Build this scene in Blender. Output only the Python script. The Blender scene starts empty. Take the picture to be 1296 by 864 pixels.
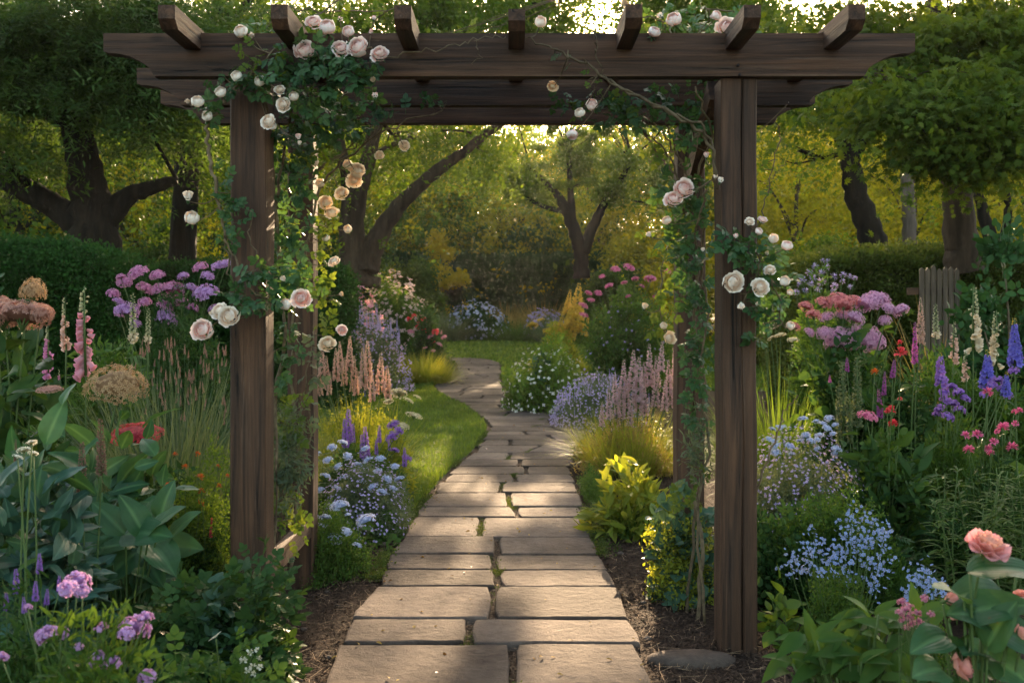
import bpy, math
import numpy as np
from mathutils import Vector, Matrix

# ---------------------------------------------------------------- camera, sky, sun, exposure
SC = bpy.context.scene
COL = SC.collection
CAMZ, HOR, FPX, CX = 1.32, 405.0, 1260.0, 648.0
cam_d = bpy.data.cameras.new('camera'); cam = bpy.data.objects.new('camera', cam_d); COL.objects.link(cam)
cam.location = (0, 0, CAMZ); cam.rotation_euler = (math.radians(90), 0, 0)
cam_d.lens = 35; cam_d.sensor_width = 36; cam_d.shift_y = -27/1296
cam_d.clip_start = .05; cam_d.clip_end = 2000
cam_d.dof.use_dof = True; cam_d.dof.focus_distance = 5.0; cam_d.dof.aperture_fstop = 5.0
SC.camera = cam
SUN_AZ, SUN_EL = math.radians(5.2), math.radians(17.0)
W = bpy.data.worlds.new('World'); SC.world = W; W.use_nodes = True
nt = W.node_tree; nt.nodes.clear()
sky = nt.nodes.new('ShaderNodeTexSky'); sky.sky_type = 'NISHITA'; sky.sun_disc = False
sky.sun_elevation = SUN_EL; sky.sun_rotation = SUN_AZ
sky.air_density = 1.0; sky.dust_density = 3.0; sky.ozone_density = 1.0
bg = nt.nodes.new('ShaderNodeBackground'); bg.inputs[1].default_value = .148
wo = nt.nodes.new('ShaderNodeOutputWorld')
warm = nt.nodes.new('ShaderNodeMix'); warm.data_type = 'RGBA'; warm.blend_type = 'MULTIPLY'; warm.inputs[0].default_value = 1; warm.inputs[7].default_value = (1.12,1.0,.80,1)
nt.links.new(sky.outputs[0], warm.inputs[6]); nt.links.new(warm.outputs[2], bg.inputs[0]); nt.links.new(bg.outputs[0], wo.inputs[0])
sun_d = bpy.data.lights.new('sun', 'SUN'); sun_d.energy = 5.0; sun_d.angle = math.radians(.3); sun_d.color = (1, .72, .44)
sun = bpy.data.objects.new('sun', sun_d); COL.objects.link(sun)
SUNV = Vector((math.sin(SUN_AZ)*math.cos(SUN_EL), math.cos(SUN_AZ)*math.cos(SUN_EL), math.sin(SUN_EL)))
sun.rotation_euler = SUNV.to_track_quat('Z', 'Y').to_euler()
sb = bpy.data.meshes.new('sun disc'); import bmesh
_b = bmesh.new(); bmesh.ops.create_icosphere(_b, subdivisions=3, radius=3.4); _b.to_mesh(sb); _b.free()
sdo = bpy.data.objects.new('sky_sun', sb); COL.objects.link(sdo); sdo.location = SUNV*800+Vector((0,0,CAMZ)); sdo['kind'] = 'structure'
_m = bpy.data.materials.new('sun glow'); _m.use_nodes = True; _n = _m.node_tree; _n.nodes.clear(); _e = _n.nodes.new('ShaderNodeEmission'); _e.inputs[0].default_value = (1,.82,.55,1); _e.inputs[1].default_value = 60
_o = _n.nodes.new('ShaderNodeOutputMaterial'); _n.links.new(_e.outputs[0], _o.inputs[0]); sb.materials.append(_m)
sdo.visible_shadow = False
SC.view_settings.view_transform = 'Standard'; SC.view_settings.look = 'None'
SC.view_settings.exposure = 2.5; SC.view_settings.gamma = 1.0; SC.view_settings.use_curve_mapping = False
cy = SC.cycles
cy.max_bounces = 7; cy.diffuse_bounces = 4; cy.transmission_bounces = 5; cy.glossy_bounces = 2; cy.transparent_max_bounces = 8
cy.caustics_reflective = False; cy.caustics_refractive = False; cy.sample_clamp_indirect = 8
cy.use_denoising = True

# ---------------------------------------------------------------- placing by distance
def gz(x, y):                      # the lie of the land: level near the arbour, rising gently behind
    return 0.02*max(0.0, y-14) + 0.02*max(0.0, y-45)
def gza(y): return 0.02*np.maximum(0, y-14) + 0.02*np.maximum(0, y-45)
def X(px, Y): return (px-CX)/FPX*Y
def ZZ(py, Y): return CAMZ - (py-HOR)*Y/FPX
def Yof(py):                       # distance along the ground seen at a picture row
    k = (py-HOR)/FPX
    y = CAMZ/k
    if y > 14: y = (CAMZ+.28)/(k+.02)
    return y
def P(px, py, Y): return (X(px, Y), Y, ZZ(py, Y))

# ---------------------------------------------------------------- mesh assembly
class G:
    def __init__(s): s.v=[]; s.l=[]; s.n=[]; s.m=[]; s.r=[]; s.g=[]; s.c=0
    def raw(s, v, loops, sizes, mats, rnd, gr):
        s.v.append(np.asarray(v, np.float32).reshape(-1,3)); s.l.append(np.asarray(loops, np.int32)+s.c)
        s.n.append(np.asarray(sizes, np.int32)); s.m.append(np.asarray(mats, np.int32))
        s.r.append(np.asarray(rnd, np.float32)); s.g.append(np.asarray(gr, np.float32)); s.c += len(s.v[-1])
    def add(s, T, M, loc, rnd=None, mat=None):
        M = np.asarray(M, float); loc = np.asarray(loc, float).reshape(-1,3); N = len(loc)
        if N == 0: return
        if M.ndim == 2: M = np.broadcast_to(M, (N,3,3))
        v = np.einsum('nij,vj->nvi', M, T['v']) + loc[:,None,:]
        k = len(T['v'])
        lo = (T['l'][None,:] + (np.arange(N)*k)[:,None]).ravel()
        if rnd is None: rnd = np.random.default_rng(len(s.v)).random(N)
        rr = np.repeat(rnd, k)
        if 'r' in T: rr = np.clip(rr*.6 + np.tile(T['r'], N)*.4, 0, 1)
        mm = np.tile(T['m'] if mat is None else np.full(len(T['n']), mat), N)
        s.raw(v, lo, np.tile(T['n'], N), mm, rr, np.tile(T['g'], N))
    def poly(s, v, faces, mat=0, rnd=.5, gr=.5):
        lo = [i for f in faces for i in f]
        s.raw(v, lo, [len(f) for f in faces], [mat]*len(faces), np.full(len(v), rnd), np.full(len(v), gr))
    def tube(s, pts, rad, sides=6, mat=0, rnd=.5, cap=True, wob=0, rg=None):
        p = np.asarray(pts, float); n = len(p); rad = np.broadcast_to(np.asarray(rad, float), (n,))
        d = np.gradient(p, axis=0); d /= np.linalg.norm(d, axis=1)[:,None]+1e-9
        h = np.array([0,0,1.]) if abs(d[:,2]).mean() < .8 else np.array([1.,0,0])
        a = np.cross(d, h); a /= np.linalg.norm(a, axis=1)[:,None]+1e-9; b = np.cross(d, a)
        th = np.linspace(0, 2*np.pi, sides, endpoint=False)
        R = np.broadcast_to(rad[:,None], (n,sides)).copy()
        if wob: R *= 1 + wob*(rg.random((n,sides))-.5)
        v = p[:,None,:] + R[:,:,None]*(np.cos(th)[None,:,None]*a[:,None,:] + np.sin(th)[None,:,None]*b[:,None,:])
        i = np.arange(n-1)[:,None]*sides; j = np.arange(sides)[None,:]; j2 = (j+1) % sides
        f = np.stack([i+j, i+j2, i+sides+j2, i+sides+j], -1).reshape(-1)
        sz = [4]*((n-1)*sides); lo = f.tolist()
        if cap: lo += list(range(sides))[::-1] + [(n-1)*sides+q for q in range(sides)]; sz += [sides, sides]
        s.raw(v.reshape(-1,3), lo, sz, [mat]*len(sz), np.full(n*sides, rnd), np.repeat(np.linspace(0,1,n), sides))
    def box(s, lo, hi, mat=0, rnd=.5):
        x0,y0,z0 = lo; x1,y1,z1 = hi
        v = [(x0,y0,z0),(x1,y0,z0),(x1,y1,z0),(x0,y1,z0),(x0,y0,z1),(x1,y0,z1),(x1,y1,z1),(x0,y1,z1)]
        s.poly(v, [(3,2,1,0),(4,5,6,7),(0,1,5,4),(1,2,6,5),(2,3,7,6),(3,0,4,7)], mat, rnd)
    def mesh(s, name, mats, smooth=True):
        me = bpy.data.meshes.new(name)
        v = np.concatenate(s.v); l = np.concatenate(s.l); n = np.concatenate(s.n)
        me.vertices.add(len(v)); me.vertices.foreach_set('co', v.ravel())
        me.loops.add(len(l)); me.loops.foreach_set('vertex_index', l)
        me.polygons.add(len(n)); st = np.concatenate([[0], np.cumsum(n)[:-1]]).astype(np.int32)
        me.polygons.foreach_set('loop_start', st); me.polygons.foreach_set('loop_total', n)
        me.polygons.foreach_set('material_index', np.concatenate(s.m))
        me.polygons.foreach_set('use_smooth', np.full(len(n), smooth))
        for nm, a in (('rnd', s.r), ('gr', s.g)):
            at = me.attributes.new(nm, 'FLOAT', 'POINT'); at.data.foreach_set('value', np.concatenate(a))
        me.update(calc_edges=True)
        for m in mats: me.materials.append(m)
        return me
    def build(s, name, mats, parent=None, smooth=True, **kw):
        if not isinstance(mats, (list, tuple)): mats = [mats]
        return put(name, s.mesh(name, mats, smooth), parent, **kw)

def put(name, me, parent=None, loc=None, rot=None, scale=None, **kw):
    o = bpy.data.objects.new(name, me); COL.objects.link(o)
    if parent is not None: o.parent = parent
    if loc is not None: o.location = loc
    if rot is not None: o.rotation_euler = rot
    if scale is not None: o.scale = (scale,)*3 if np.isscalar(scale) else scale
    for k, v in kw.items(): o[k] = v
    return o
def thing(name, label, cat, loc=(0,0,0), group=None, rz=0):
    o = bpy.data.objects.new(name, None); COL.objects.link(o); o.location = loc; o.rotation_euler = (0,0,rz)
    o.empty_display_size = .1
    o['label'] = label; o['category'] = cat
    if group: o['group'] = group
    return o
def copy_thing(o, loc, label=None, rz=0, scale=1):
    r = o.copy(); COL.objects.link(r); r.location = loc; r.rotation_euler = (0,0,rz); r.scale = (scale,)*3
    if label: r['label'] = label
    for ch in o.children:
        c = ch.copy(); COL.objects.link(c); c.parent = r
        for g2 in ch.children:
            d = g2.copy(); COL.objects.link(d); d.parent = c
    return r

def T(v, faces, g, mi=None, r=None):
    t = dict(v=np.asarray(v, float), l=np.array([i for f in faces for i in f], np.int32), n=np.array([len(f) for f in faces], np.int32),
             g=np.asarray(g, float), m=np.asarray(mi if mi is not None else [0]*len(faces), np.int32))
    if r is not None: t['r'] = np.asarray(r, float)
    return t
def merge(parts):                  # parts: (template, 3x3, loc, random or None, material or None)
    V=[]; L=[]; N=[]; Gg=[]; Mm=[]; R=[]; c=0
    for t, M, loc, r, m in parts:
        V.append(t['v'] @ np.asarray(M, float).T + np.asarray(loc, float)); L.append(t['l']+c); N.append(t['n']); Gg.append(t['g'])
        Mm.append(t['m'] if m is None else np.full(len(t['n']), m)); R.append(np.full(len(t['v']), .5 if r is None else r)); c += len(t['v'])
    return dict(v=np.concatenate(V), l=np.concatenate(L).astype(np.int32), n=np.concatenate(N), g=np.concatenate(Gg), m=np.concatenate(Mm), r=np.concatenate(R))
def rotm(ax, a):
    c, s = math.cos(a), math.sin(a)
    return np.array({'x': [[1,0,0],[0,c,-s],[0,s,c]], 'y': [[c,0,s],[0,1,0],[-s,0,c]], 'z': [[c,-s,0],[s,c,0],[0,0,1]]}[ax])
def frames(d, up=(0,0,1), roll=0, sx=1, sy=1, sz=1):     # +Y of the template along d, +Z towards up
    d = np.asarray(d, float).reshape(-1,3); N = len(d)
    y = d/(np.linalg.norm(d, axis=1)[:,None]+1e-9); up = np.broadcast_to(np.asarray(up, float), (N,3))
    x = np.cross(y, up); ln = np.linalg.norm(x, axis=1); bad = ln < 1e-3; x[bad] = np.cross(y[bad], [1,.1,0]); x /= np.linalg.norm(x, axis=1)[:,None]
    z = np.cross(x, y); roll = np.broadcast_to(roll, (N,))[:,None]
    x2 = x*np.cos(roll)+z*np.sin(roll); z2 = np.cross(x2, y)
    sx, sy, sz = [np.broadcast_to(q, (N,))[:,None] for q in (sx, sy, sz)]
    return np.stack([x2*sx, y*sy, z2*sz], -1)
def unit(v): return v/(np.linalg.norm(v, axis=-1, keepdims=True)+1e-9)
def sph(rg, n): return unit(rg.normal(size=(n,3)))

# ---------------------------------------------------------------- leaf and petal templates (unit length along +Y)
def leafT(w=.5, seg=4, fold=.12, droop=.15, a=.85, b=.8, stalk=0.):
    v=[(0,0,0)]; g=[0]; f=[]
    for i in range(1, seg):
        t=i/seg; ww=w/2*math.sin(math.pi*t**a)**b; z=-droop*t*t; yy=stalk+t*(1-stalk)
        v += [(-ww,yy,z+fold*ww*2), (0,yy,z), (ww,yy,z+fold*ww*2)]; g += [1,0,1]
    v.append((0,1,-droop)); g.append(0)
    f += [(0,2,1),(0,3,2)]
    for i in range(seg-2):
        b0=1+3*i; f += [(b0,b0+1,b0+4,b0+3),(b0+1,b0+2,b0+5,b0+4)]
    b0=1+3*(seg-2); e=len(v)-1; f += [(b0,b0+1,e),(b0+1,b0+2,e)]
    return T(v, f, g)
def bladeT(w=.02, seg=5, bend=.5, fold=.3, a=.55):       # grass or strap leaf starting upright and bending over towards +X
    v=[]; g=[]; f=[]; x=z=0
    for i in range(seg+1):
        t=i/seg; an=bend*t*1.6
        if i: x += math.sin(an)/seg; z += math.cos(an)/seg
        ww = w/2*(1-t**2.2)*(min(1, a+t*1.5))
        if i < seg: v += [(x,-ww,z),(x+fold*ww,0,z),(x,ww,z)]; g += [t,t,t]
        else: v.append((x,0,z)); g.append(1)
    for i in range(seg-1):
        q=3*i; f += [(q,q+1,q+4,q+3),(q+1,q+2,q+5,q+4)]
    q=3*(seg-1); e=len(v)-1; f += [(q,q+1,e),(q+1,q+2,e)]
    return T(v, f, g)
def ribT(w=.66, seg=10, cols=8, fold=.14, droop=.3, a=.72, b=.65, wave=.02):   # broad leaf, ribbed along its length
    v=[]; g=[]; f=[]
    for i in range(seg+1):
        t=i/seg; tt=min(max(t,.004),.996); ww=w/2*math.sin(math.pi*tt**a)**b
        for j in range(cols+1):
            u=-1+2*j/cols; v.append((u*ww, t-.05*abs(u)*(1-t), -droop*t*t+fold*abs(u)*ww*2-.05*u*u*ww+wave*math.sin(t*13+u*2)*abs(u)+.006*(j%2))); g.append(abs(u))
    for i in range(seg):
        for j in range(cols): q=i*(cols+1)+j; f.append((q,q+1,q+cols+2,q+cols+1))
    return T(v, f, g)
DIA = T([(0,0,0),(-.28,.45,.07),(0,.5,0),(.28,.45,.07),(0,1,-.05)], [(0,2,1),(0,3,2),(1,2,4),(2,3,4)], [0,1,0,1,0])
QL = T([(0,0,0),(-.3,.45,.05),(.3,.45,.05),(0,1,-.06)], [(0,2,3,1)], [0,1,1,0])
OVAL = leafT(.62, 4, .12, .14); LONG = leafT(.3, 4, .15, .3); ROUND = leafT(.85, 4, .08, .1, .8, .6)
BIG = ribT(.52, 8, 6, .16, .34, .78, .85); BIG2 = ribT(.72, 8, 6, .12, .25, .72, .7); SPEAR = leafT(.34, 6, .2, .35, .8, .9)
def compound(n=5, leaf=OVAL, s=.42, spread=1.0, droop=.12):
    ps=[]
    k=(n-1)//2
    for i in range(k):
        t=.35+.45*i/max(1,k-.5)
        for sgn in (-1,1):
            ps.append((leaf, rotm('z', -sgn*spread)@rotm('x', -.1)*s*(1-.08*(k-i)), (0,t,-droop*t*t), .3+.4*((i*7+sgn)%3)/3, None))
    ps.append((leaf, np.eye(3)*s*1.1, (0,.72,-droop*.6), .5, None))
    st = T([(-.008,0,0),(.008,0,0),(.008,.75,-droop*.6),(-.008,.75,-droop*.6)], [(0,1,2,3)], [0]*4)
    ps.append((st, np.eye(3), (0,0,0), .5, None))
    return merge(ps)
ROSELEAF = compound(5, leafT(.68, 4, .1, .12), .40)
PINNATE = compound(11, leafT(.32, 3, .1, .1), .32, 1.05)
TREFOIL = merge([(leafT(.8,4,.1,.15,.8,.6), rotm('z', a)*.55, (0,.42,0), .3+.2*i, None) for i,a in enumerate((-1.5,0,1.5))] + [(T([(-.01,0,0),(.01,0,0),(.01,.45,0),(-.01,.45,0)], [(0,1,2,3)], [0]*4), np.eye(3), (0,0,0), .5, None)])
PALM = merge([(leafT(.3,3,.1,.25), rotm('z', a)*s, (0,.3,0), .5, None) for a,s in ((-2.0,.4),(-1.2,.6),(-.55,.72),(0,.8),(.55,.72),(1.2,.6),(2.0,.4))])
def tuft(rg, n, leaf, s=.5, sp=.6, up=.35):
    ps=[]
    for i in range(n):
        d = unit(rg.normal(size=3)*np.array([1,1,.6])+np.array([0,.5,up])); p = rg.normal(size=3)*sp*.4*np.array([1,1,.6])+d*sp*.2
        ps.append((leaf, frames(d, unit(rg.normal(size=3)*.5+[0,0,1]))[0]*s*(.7+.6*rg.random()), p, rg.random(), None))
    return merge(ps)
_rg = np.random.default_rng(3)
TUFT_OVAL = tuft(_rg, 10, DIA, .34); TUFT_FINE = tuft(_rg, 14, QL, .22); TUFT_LONG = tuft(_rg, 12, leafT(.22,3,.1,.2), .5)
TUFT_MAPLE = tuft(_rg, 5, PALM, .55, .7, .1); TUFT_LEAFY = tuft(_rg, 8, OVAL, .4)
def petalT(w=.8, h=1., cup=.3, n=4, m=4, curl=.2, notch=0):      # petal from the origin along +Y, cupped to +Z
    v=[]; g=[]; f=[]
    for j in range(m+1):
        t=j/m; ww = w/2*(math.sin(min(1,.12+t*1.0)*math.pi*.62)**.8)*(1 if t<.8 else 1-.35*(t-.8)/.2)
        for i in range(n+1):
            u=-1+2*i/n
            v.append((u*ww, h*t*(1-.10*u*u*t-notch*(1-abs(u))*(t>.99)), cup*(u*u*ww*1.2)+cup*math.sin(t*math.pi*.5)*.35*h - curl*h*max(0,t-.65)**1.2)); g.append(t)
    for j in range(m):
        for i in range(n):
            q=j*(n+1)+i; f.append((q,q+1,q+n+2,q+n+1))
    return T(v, f, g)
def floretT(k=5, w=.8, tilt=.35, centre=1, n=2, m=2):             # small open flower facing +Z, radius about 1
    p = petalT(w, 1, .2, n, m, .15); ps=[]
    for i in range(k):
        ps.append((p, rotm('z', 2*math.pi*i/k)@rotm('x', tilt), (0,0,0), .3+.4*(i%2), 0))
    c = T([(.16*math.cos(a),.16*math.sin(a),.12) for a in np.linspace(0,2*math.pi,6,endpoint=False)], [(0,1,2,3,4,5)], [.5]*6)
    if centre: ps.append((c, np.eye(3), (0,0,0.05), .5, 1))
    return merge(ps)
FLORET5 = floretT(); FLORET4 = floretT(4, .9, .25, 0, 1, 1)
FL_S = merge([(T([(0,0,0),(-.35,.6,.1),(0,1,.05),(.35,.6,.1)], [(0,3,2,1)], [0,.6,1,.6]), rotm('z', 2*math.pi*i/4)@rotm('x', .3), (0,0,0), .3+.2*i, None) for i in range(4)])
FL_UP = merge([(T([(0,0,0),(-.35,.6,.1),(0,1,.05),(.35,.6,.1)], [(0,3,2,1)], [0,.6,1,.6]), rotm('z', 2*math.pi*i/3)@rotm('x', .9), (0,0,0), .3+.2*i, None) for i in range(3)])
def roseT(seed=1, openness=1.0, layers=((5,.16,.34,.05),(6,.26,.42,.25),(7,.34,.52,.55),(7,.4,.62,.85),(7,.44,.7,1.15)), centre=False):
    rg = np.random.default_rng(seed); ps=[]; nl=len(layers)
    for li,(k,r,h,th) in enumerate(layers):
        for i in range(k):
            a = 2*math.pi*(i+.5*li+rg.normal()*.1)/k
            p = petalT(r*2.6 if li else r*3, h*.72, .75-.35*li/nl, 4, 4, .28 if li > 1 else .1)
            p['g'] = p['g']*.35 + .65*li/(nl-1)
            M = rotm('z', a)@rotm('x', (math.pi/2-th*openness-rg.normal()*.06))
            # cup faces the axis: the petal rises along +Z leaning outwards
            M = rotm('z', a)@np.array([[1,0,0],[0,math.sin(th*openness),-math.cos(th*openness)],[0,math.cos(th*openness),math.sin(th*openness)]])
            ps.append((p, M, rotm('z', a)@np.array([0,.16*r+.05*li,.16*(1-li/(nl-1))]), rg.random(), 0))
    if centre:
        for i in range(26):
            a=rg.random()*6.28; rr=.16*math.sqrt(rg.random())
            ps.append((T([(-.012,0,0),(.012,0,0),(.02,0,.2),(-.02,0,.2)], [(0,1,2,3)], [1]*4), rotm('z', a), (rr*math.cos(a),rr*math.sin(a),.06), rg.random(), 1))
    # green sepals and the swelling below the flower
    for i in range(5):
        ps.append((leafT(.35,3,.1,.2), rotm('z', 2*math.pi*i/5)@rotm('x', -.25 if openness>.5 else .9)*.36, (0,0,-.06), .5, 2))
    v=[(0,0,-.28)]+[(.09*math.cos(t),.09*math.sin(t),-.17) for t in np.linspace(0,6.283,6,endpoint=False)]+[(.1*math.cos(t),.1*math.sin(t),-.02) for t in np.linspace(0,6.283,6,endpoint=False)]
    f=[(0,1+(i+1)%6,1+i) for i in range(6)]+[(1+i,1+(i+1)%6,7+(i+1)%6,7+i) for i in range(6)]
    ps.append((T(v,f,[.5]*13), np.eye(3), (0,0,0), .5, 2))
    return merge(ps)

def fullroseT(seed=1, opn=1.0, L=((.13,8,3,.20),(.22,24,3,.17),(.32,34,4,.13),(.43,44,4,.09),(.56,55,5,.05),(.70,68,5,.01),(.86,82,6,-.03))):
    """many-petalled garden rose: nested cupped petals round a tight heart, opening towards +Z"""
    rg = np.random.default_rng(seed); ps = []; nl = len(L); tw = rg.random()*6
    for li, (R, th, k, z0) in enumerate(L):
        th = math.radians(th*opn); q = li/(nl-1)
        for i in range(k):
            a0 = tw+li*.9+2*math.pi*(i+rg.normal()*.07)/k; wd = math.pi/k*1.12; top = th*(1+rg.normal()*.13)+rg.normal()*.05; R = L[li][0]*(1+rg.normal()*.07); v = []; g = []; f = []; n = m = 5
            for j in range(m+1):
                t = j/m
                for c in range(n+1):
                    u = -1+2*c/n; ph = math.radians(150)+(top+.22*u*u-math.radians(150))*t; rr = R*(1+.05*u+(.13*q+.02)*max(0,t-.75)*4*(.5+.5*q)+.05*math.sin(u*6+seed*3+i*2)*t)
                    a = a0+u*wd*(.55+.45*math.sin(min(1,t*1.15)*math.pi/2)); v.append((rr*math.sin(ph)*math.cos(a), rr*math.sin(ph)*math.sin(a), z0+rr*math.cos(ph)*.72)); g.append(min(1, t**1.5*(.35+.65*q)+.15*q)) 
            for j in range(m):
                for c in range(n): s_ = j*(n+1)+c; f.append((s_,s_+1,s_+n+2,s_+n+1))
            ps.append((T(v,f,g), np.eye(3), (0,0,0), rg.random(), 0))
    for i in range(5): ps.append((leafT(.35,3,.1,.2), rotm('z', 2*math.pi*i/5)@rotm('x', -.3)*.7, (0,0,-.62), .5, 2))
    v=[(0,0,-.95)]+[(.13*math.cos(t),.13*math.sin(t),-.8) for t in np.linspace(0,6.283,6,endpoint=False)]+[(.16*math.cos(t),.16*math.sin(t),-.6) for t in np.linspace(0,6.283,6,endpoint=False)]
    f=[(0,1+(i+1)%6,1+i) for i in range(6)]+[(1+i,1+(i+1)%6,7+(i+1)%6,7+i) for i in range(6)]; ps.append((T(v,f,[.5]*13), np.eye(3), (0,0,0), .5, 2))
    return merge(ps)

# ---------------------------------------------------------------- materials
def newmat(name):
    m = bpy.data.materials.new(name); m.use_nodes = True; m.node_tree.nodes.clear(); return m, m.node_tree
def N(nt, t, **kw):
    n = nt.nodes.new(t)
    for k, v in kw.items():
        if isinstance(k, str) and hasattr(n, k): setattr(n, k, v)
    return n
def mixc(nt, fac, a, b, mode='MIX'):
    m = nt.nodes.new('ShaderNodeMix'); m.data_type='RGBA'; m.blend_type=mode
    for s, val in ((m.inputs[0], fac), (m.inputs[6], a), (m.inputs[7], b)):
        if hasattr(val, 'is_linked') or hasattr(val, 'links'): nt.links.new(val, s)
        else: s.default_value = val if np.isscalar(val) else tuple(val)+((1,) if len(val)==3 else ())
    return m.outputs[2]
def attr(nt, name):
    a = nt.nodes.new('ShaderNodeAttribute'); a.attribute_name = name; return a.outputs['Fac']
def noise(nt, scale, detail=4, coord=None, rough=.6, dist=0):
    n = nt.nodes.new('ShaderNodeTexNoise'); n.inputs['Scale'].default_value=scale; n.inputs['Detail'].default_value=detail
    n.inputs['Roughness'].default_value=rough; n.inputs['Distortion'].default_value=dist
    if coord is not None: nt.links.new(coord, n.inputs['Vector'])
    return n.outputs['Fac']
def ramp(nt, src, stops):
    r = nt.nodes.new('ShaderNodeValToRGB'); nt.links.new(src, r.inputs[0]); e = r.color_ramp.elements
    while len(e) < len(stops): e.new(.5)
    for q, (p, c) in zip(e, stops): q.position = p; q.color = tuple(c)+(1,) if not np.isscalar(c) else (c,c,c,1)
    return r.outputs[0]
def objco(nt, scale=(1,1,1)):
    tc = nt.nodes.new('ShaderNodeTexCoord'); mp = nt.nodes.new('ShaderNodeMapping'); mp.inputs['Scale'].default_value = scale
    nt.links.new(tc.outputs['Object'], mp.inputs[0]); return mp.outputs[0]
def bump(nt, h, st=.3, d=.01):
    b = nt.nodes.new('ShaderNodeBump'); b.inputs['Strength'].default_value=st; b.inputs['Distance'].default_value=d
    nt.links.new(h, b.inputs['Height']); return b.outputs[0]
MATS = {}
def leafm(name, c1, c2, trans=.4, rough=.6, yellow=1.0, rib=.0, backlit=None):
    """leaf: colour varies from leaf to leaf, light passes through it, more yellow when lit from behind"""
    if name in MATS: return MATS[name]
    m, nt = newmat(name)
    col = mixc(nt, attr(nt, 'rnd'), c1, c2)
    nz = ramp(nt, noise(nt, 2.2, 3, objco(nt)), [(.3,.7),(.7,1.25)])
    col = mixc(nt, 1.0, col, nz, 'MULTIPLY')
    if backlit is not None:
        k = ramp(nt, attr(nt, 'rnd'), [(.9,0),(.93,1)]); col = mixc(nt, k, col, backlit)  # some leaves carry a backlit gold as plain colour
    nrm = None
    if rib:
        sn = nt.nodes.new('ShaderNodeMath'); sn.operation='SINE'; mu = nt.nodes.new('ShaderNodeMath'); mu.operation='MULTIPLY'; mu.inputs[1].default_value=26
        nt.links.new(attr(nt,'gr'), mu.inputs[0]); nt.links.new(mu.outputs[0], sn.inputs[0]); nrm = bump(nt, sn.outputs[0], .14, .0015)
        col = mixc(nt, 1, col, ramp(nt, noise(nt, 14, 4, objco(nt)), [(.35,.82),(.65,1.15)]), 'MULTIPLY')
        col = mixc(nt, ramp(nt, noise(nt, 30, 3, objco(nt)), [(.69,0),(.73,.8)]), col, (.10,.07,.03))
    if rib: col = mixc(nt, ramp(nt, attr(nt, 'gr'), [(.0,rib),(.22,0)]), col, (c2[0]*2.2, c2[1]*1.9, c2[2]*2))
    p = nt.nodes.new('ShaderNodeBsdfPrincipled'); nt.links.new(col, p.inputs['Base Color']); p.inputs['Roughness'].default_value = rough
    p.inputs['Specular IOR Level'].default_value = .07 if not rib else .2
    if nrm is not None: nt.links.new(nrm, p.inputs['Normal'])
    t = nt.nodes.new('ShaderNodeBsdfTranslucent')
    tc = mixc(nt, 1.0, col, (1.9*yellow, 1.5*yellow, .55), 'MULTIPLY'); nt.links.new(tc, t.inputs[0])
    mx = nt.nodes.new('ShaderNodeMixShader'); mx.inputs[0].default_value = trans
    nt.links.new(p.outputs[0], mx.inputs[1]); nt.links.new(t.outputs[0], mx.inputs[2])
    o = nt.nodes.new('ShaderNodeOutputMaterial'); nt.links.new(mx.outputs[0], o.inputs[0])
    MATS[name] = m; return m
def petalm(name, c1, c2, trans=.35, var=.25):
    """petal: c1 at its base, c2 at its tip"""
    if name in MATS: return MATS[name]
    m, nt = newmat(name)
    col = mixc(nt, attr(nt, 'gr'), c1, c2)
    r = ramp(nt, attr(nt, 'rnd'), [(0,1-var),(1,1+var*.4)]); col = mixc(nt, 1, col, r, 'MULTIPLY')
    p = nt.nodes.new('ShaderNodeBsdfPrincipled'); nt.links.new(col, p.inputs['Base Color']); p.inputs['Roughness'].default_value=.6
    p.inputs['Specular IOR Level'].default_value=.2
    t = nt.nodes.new('ShaderNodeBsdfTranslucent'); nt.links.new(mixc(nt,1,col,(1.15,1.0,.85),'MULTIPLY'), t.inputs[0])
    mx = nt.nodes.new('ShaderNodeMixShader'); mx.inputs[0].default_value = trans
    nt.links.new(p.outputs[0], mx.inputs[1]); nt.links.new(t.outputs[0], mx.inputs[2])
    o = nt.nodes.new('ShaderNodeOutputMaterial'); nt.links.new(mx.outputs[0], o.inputs[0])
    MATS[name] = m; return m
def solid(name, c1, c2, scale=(6,6,6), rough=.85, bs=.5, bd=.02, detail=6, c3=None, spec=.2):
    if name in MATS: return MATS[name]
    m, nt = newmat(name); co = objco(nt, scale); n1 = noise(nt, 1, detail, co)
    col = ramp(nt, n1, [(.3,c1),(.7,c2)])
    if c3 is not None: col = mixc(nt, ramp(nt, noise(nt, .35, 3, co), [(.55,0),(.7,.8)]), col, c3)
    col = mixc(nt, 1, col, ramp(nt, attr(nt,'rnd'), [(0,.72),(1,1.28)]), 'MULTIPLY')
    p = nt.nodes.new('ShaderNodeBsdfPrincipled'); nt.links.new(col, p.inputs['Base Color']); p.inputs['Roughness'].default_value=rough
    p.inputs['Specular IOR Level'].default_value=spec
    nt.links.new(bump(nt, n1, bs, bd), p.inputs['Normal'])
    o = nt.nodes.new('ShaderNodeOutputMaterial'); nt.links.new(p.outputs[0], o.inputs[0])
    MATS[name] = m; return m
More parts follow.
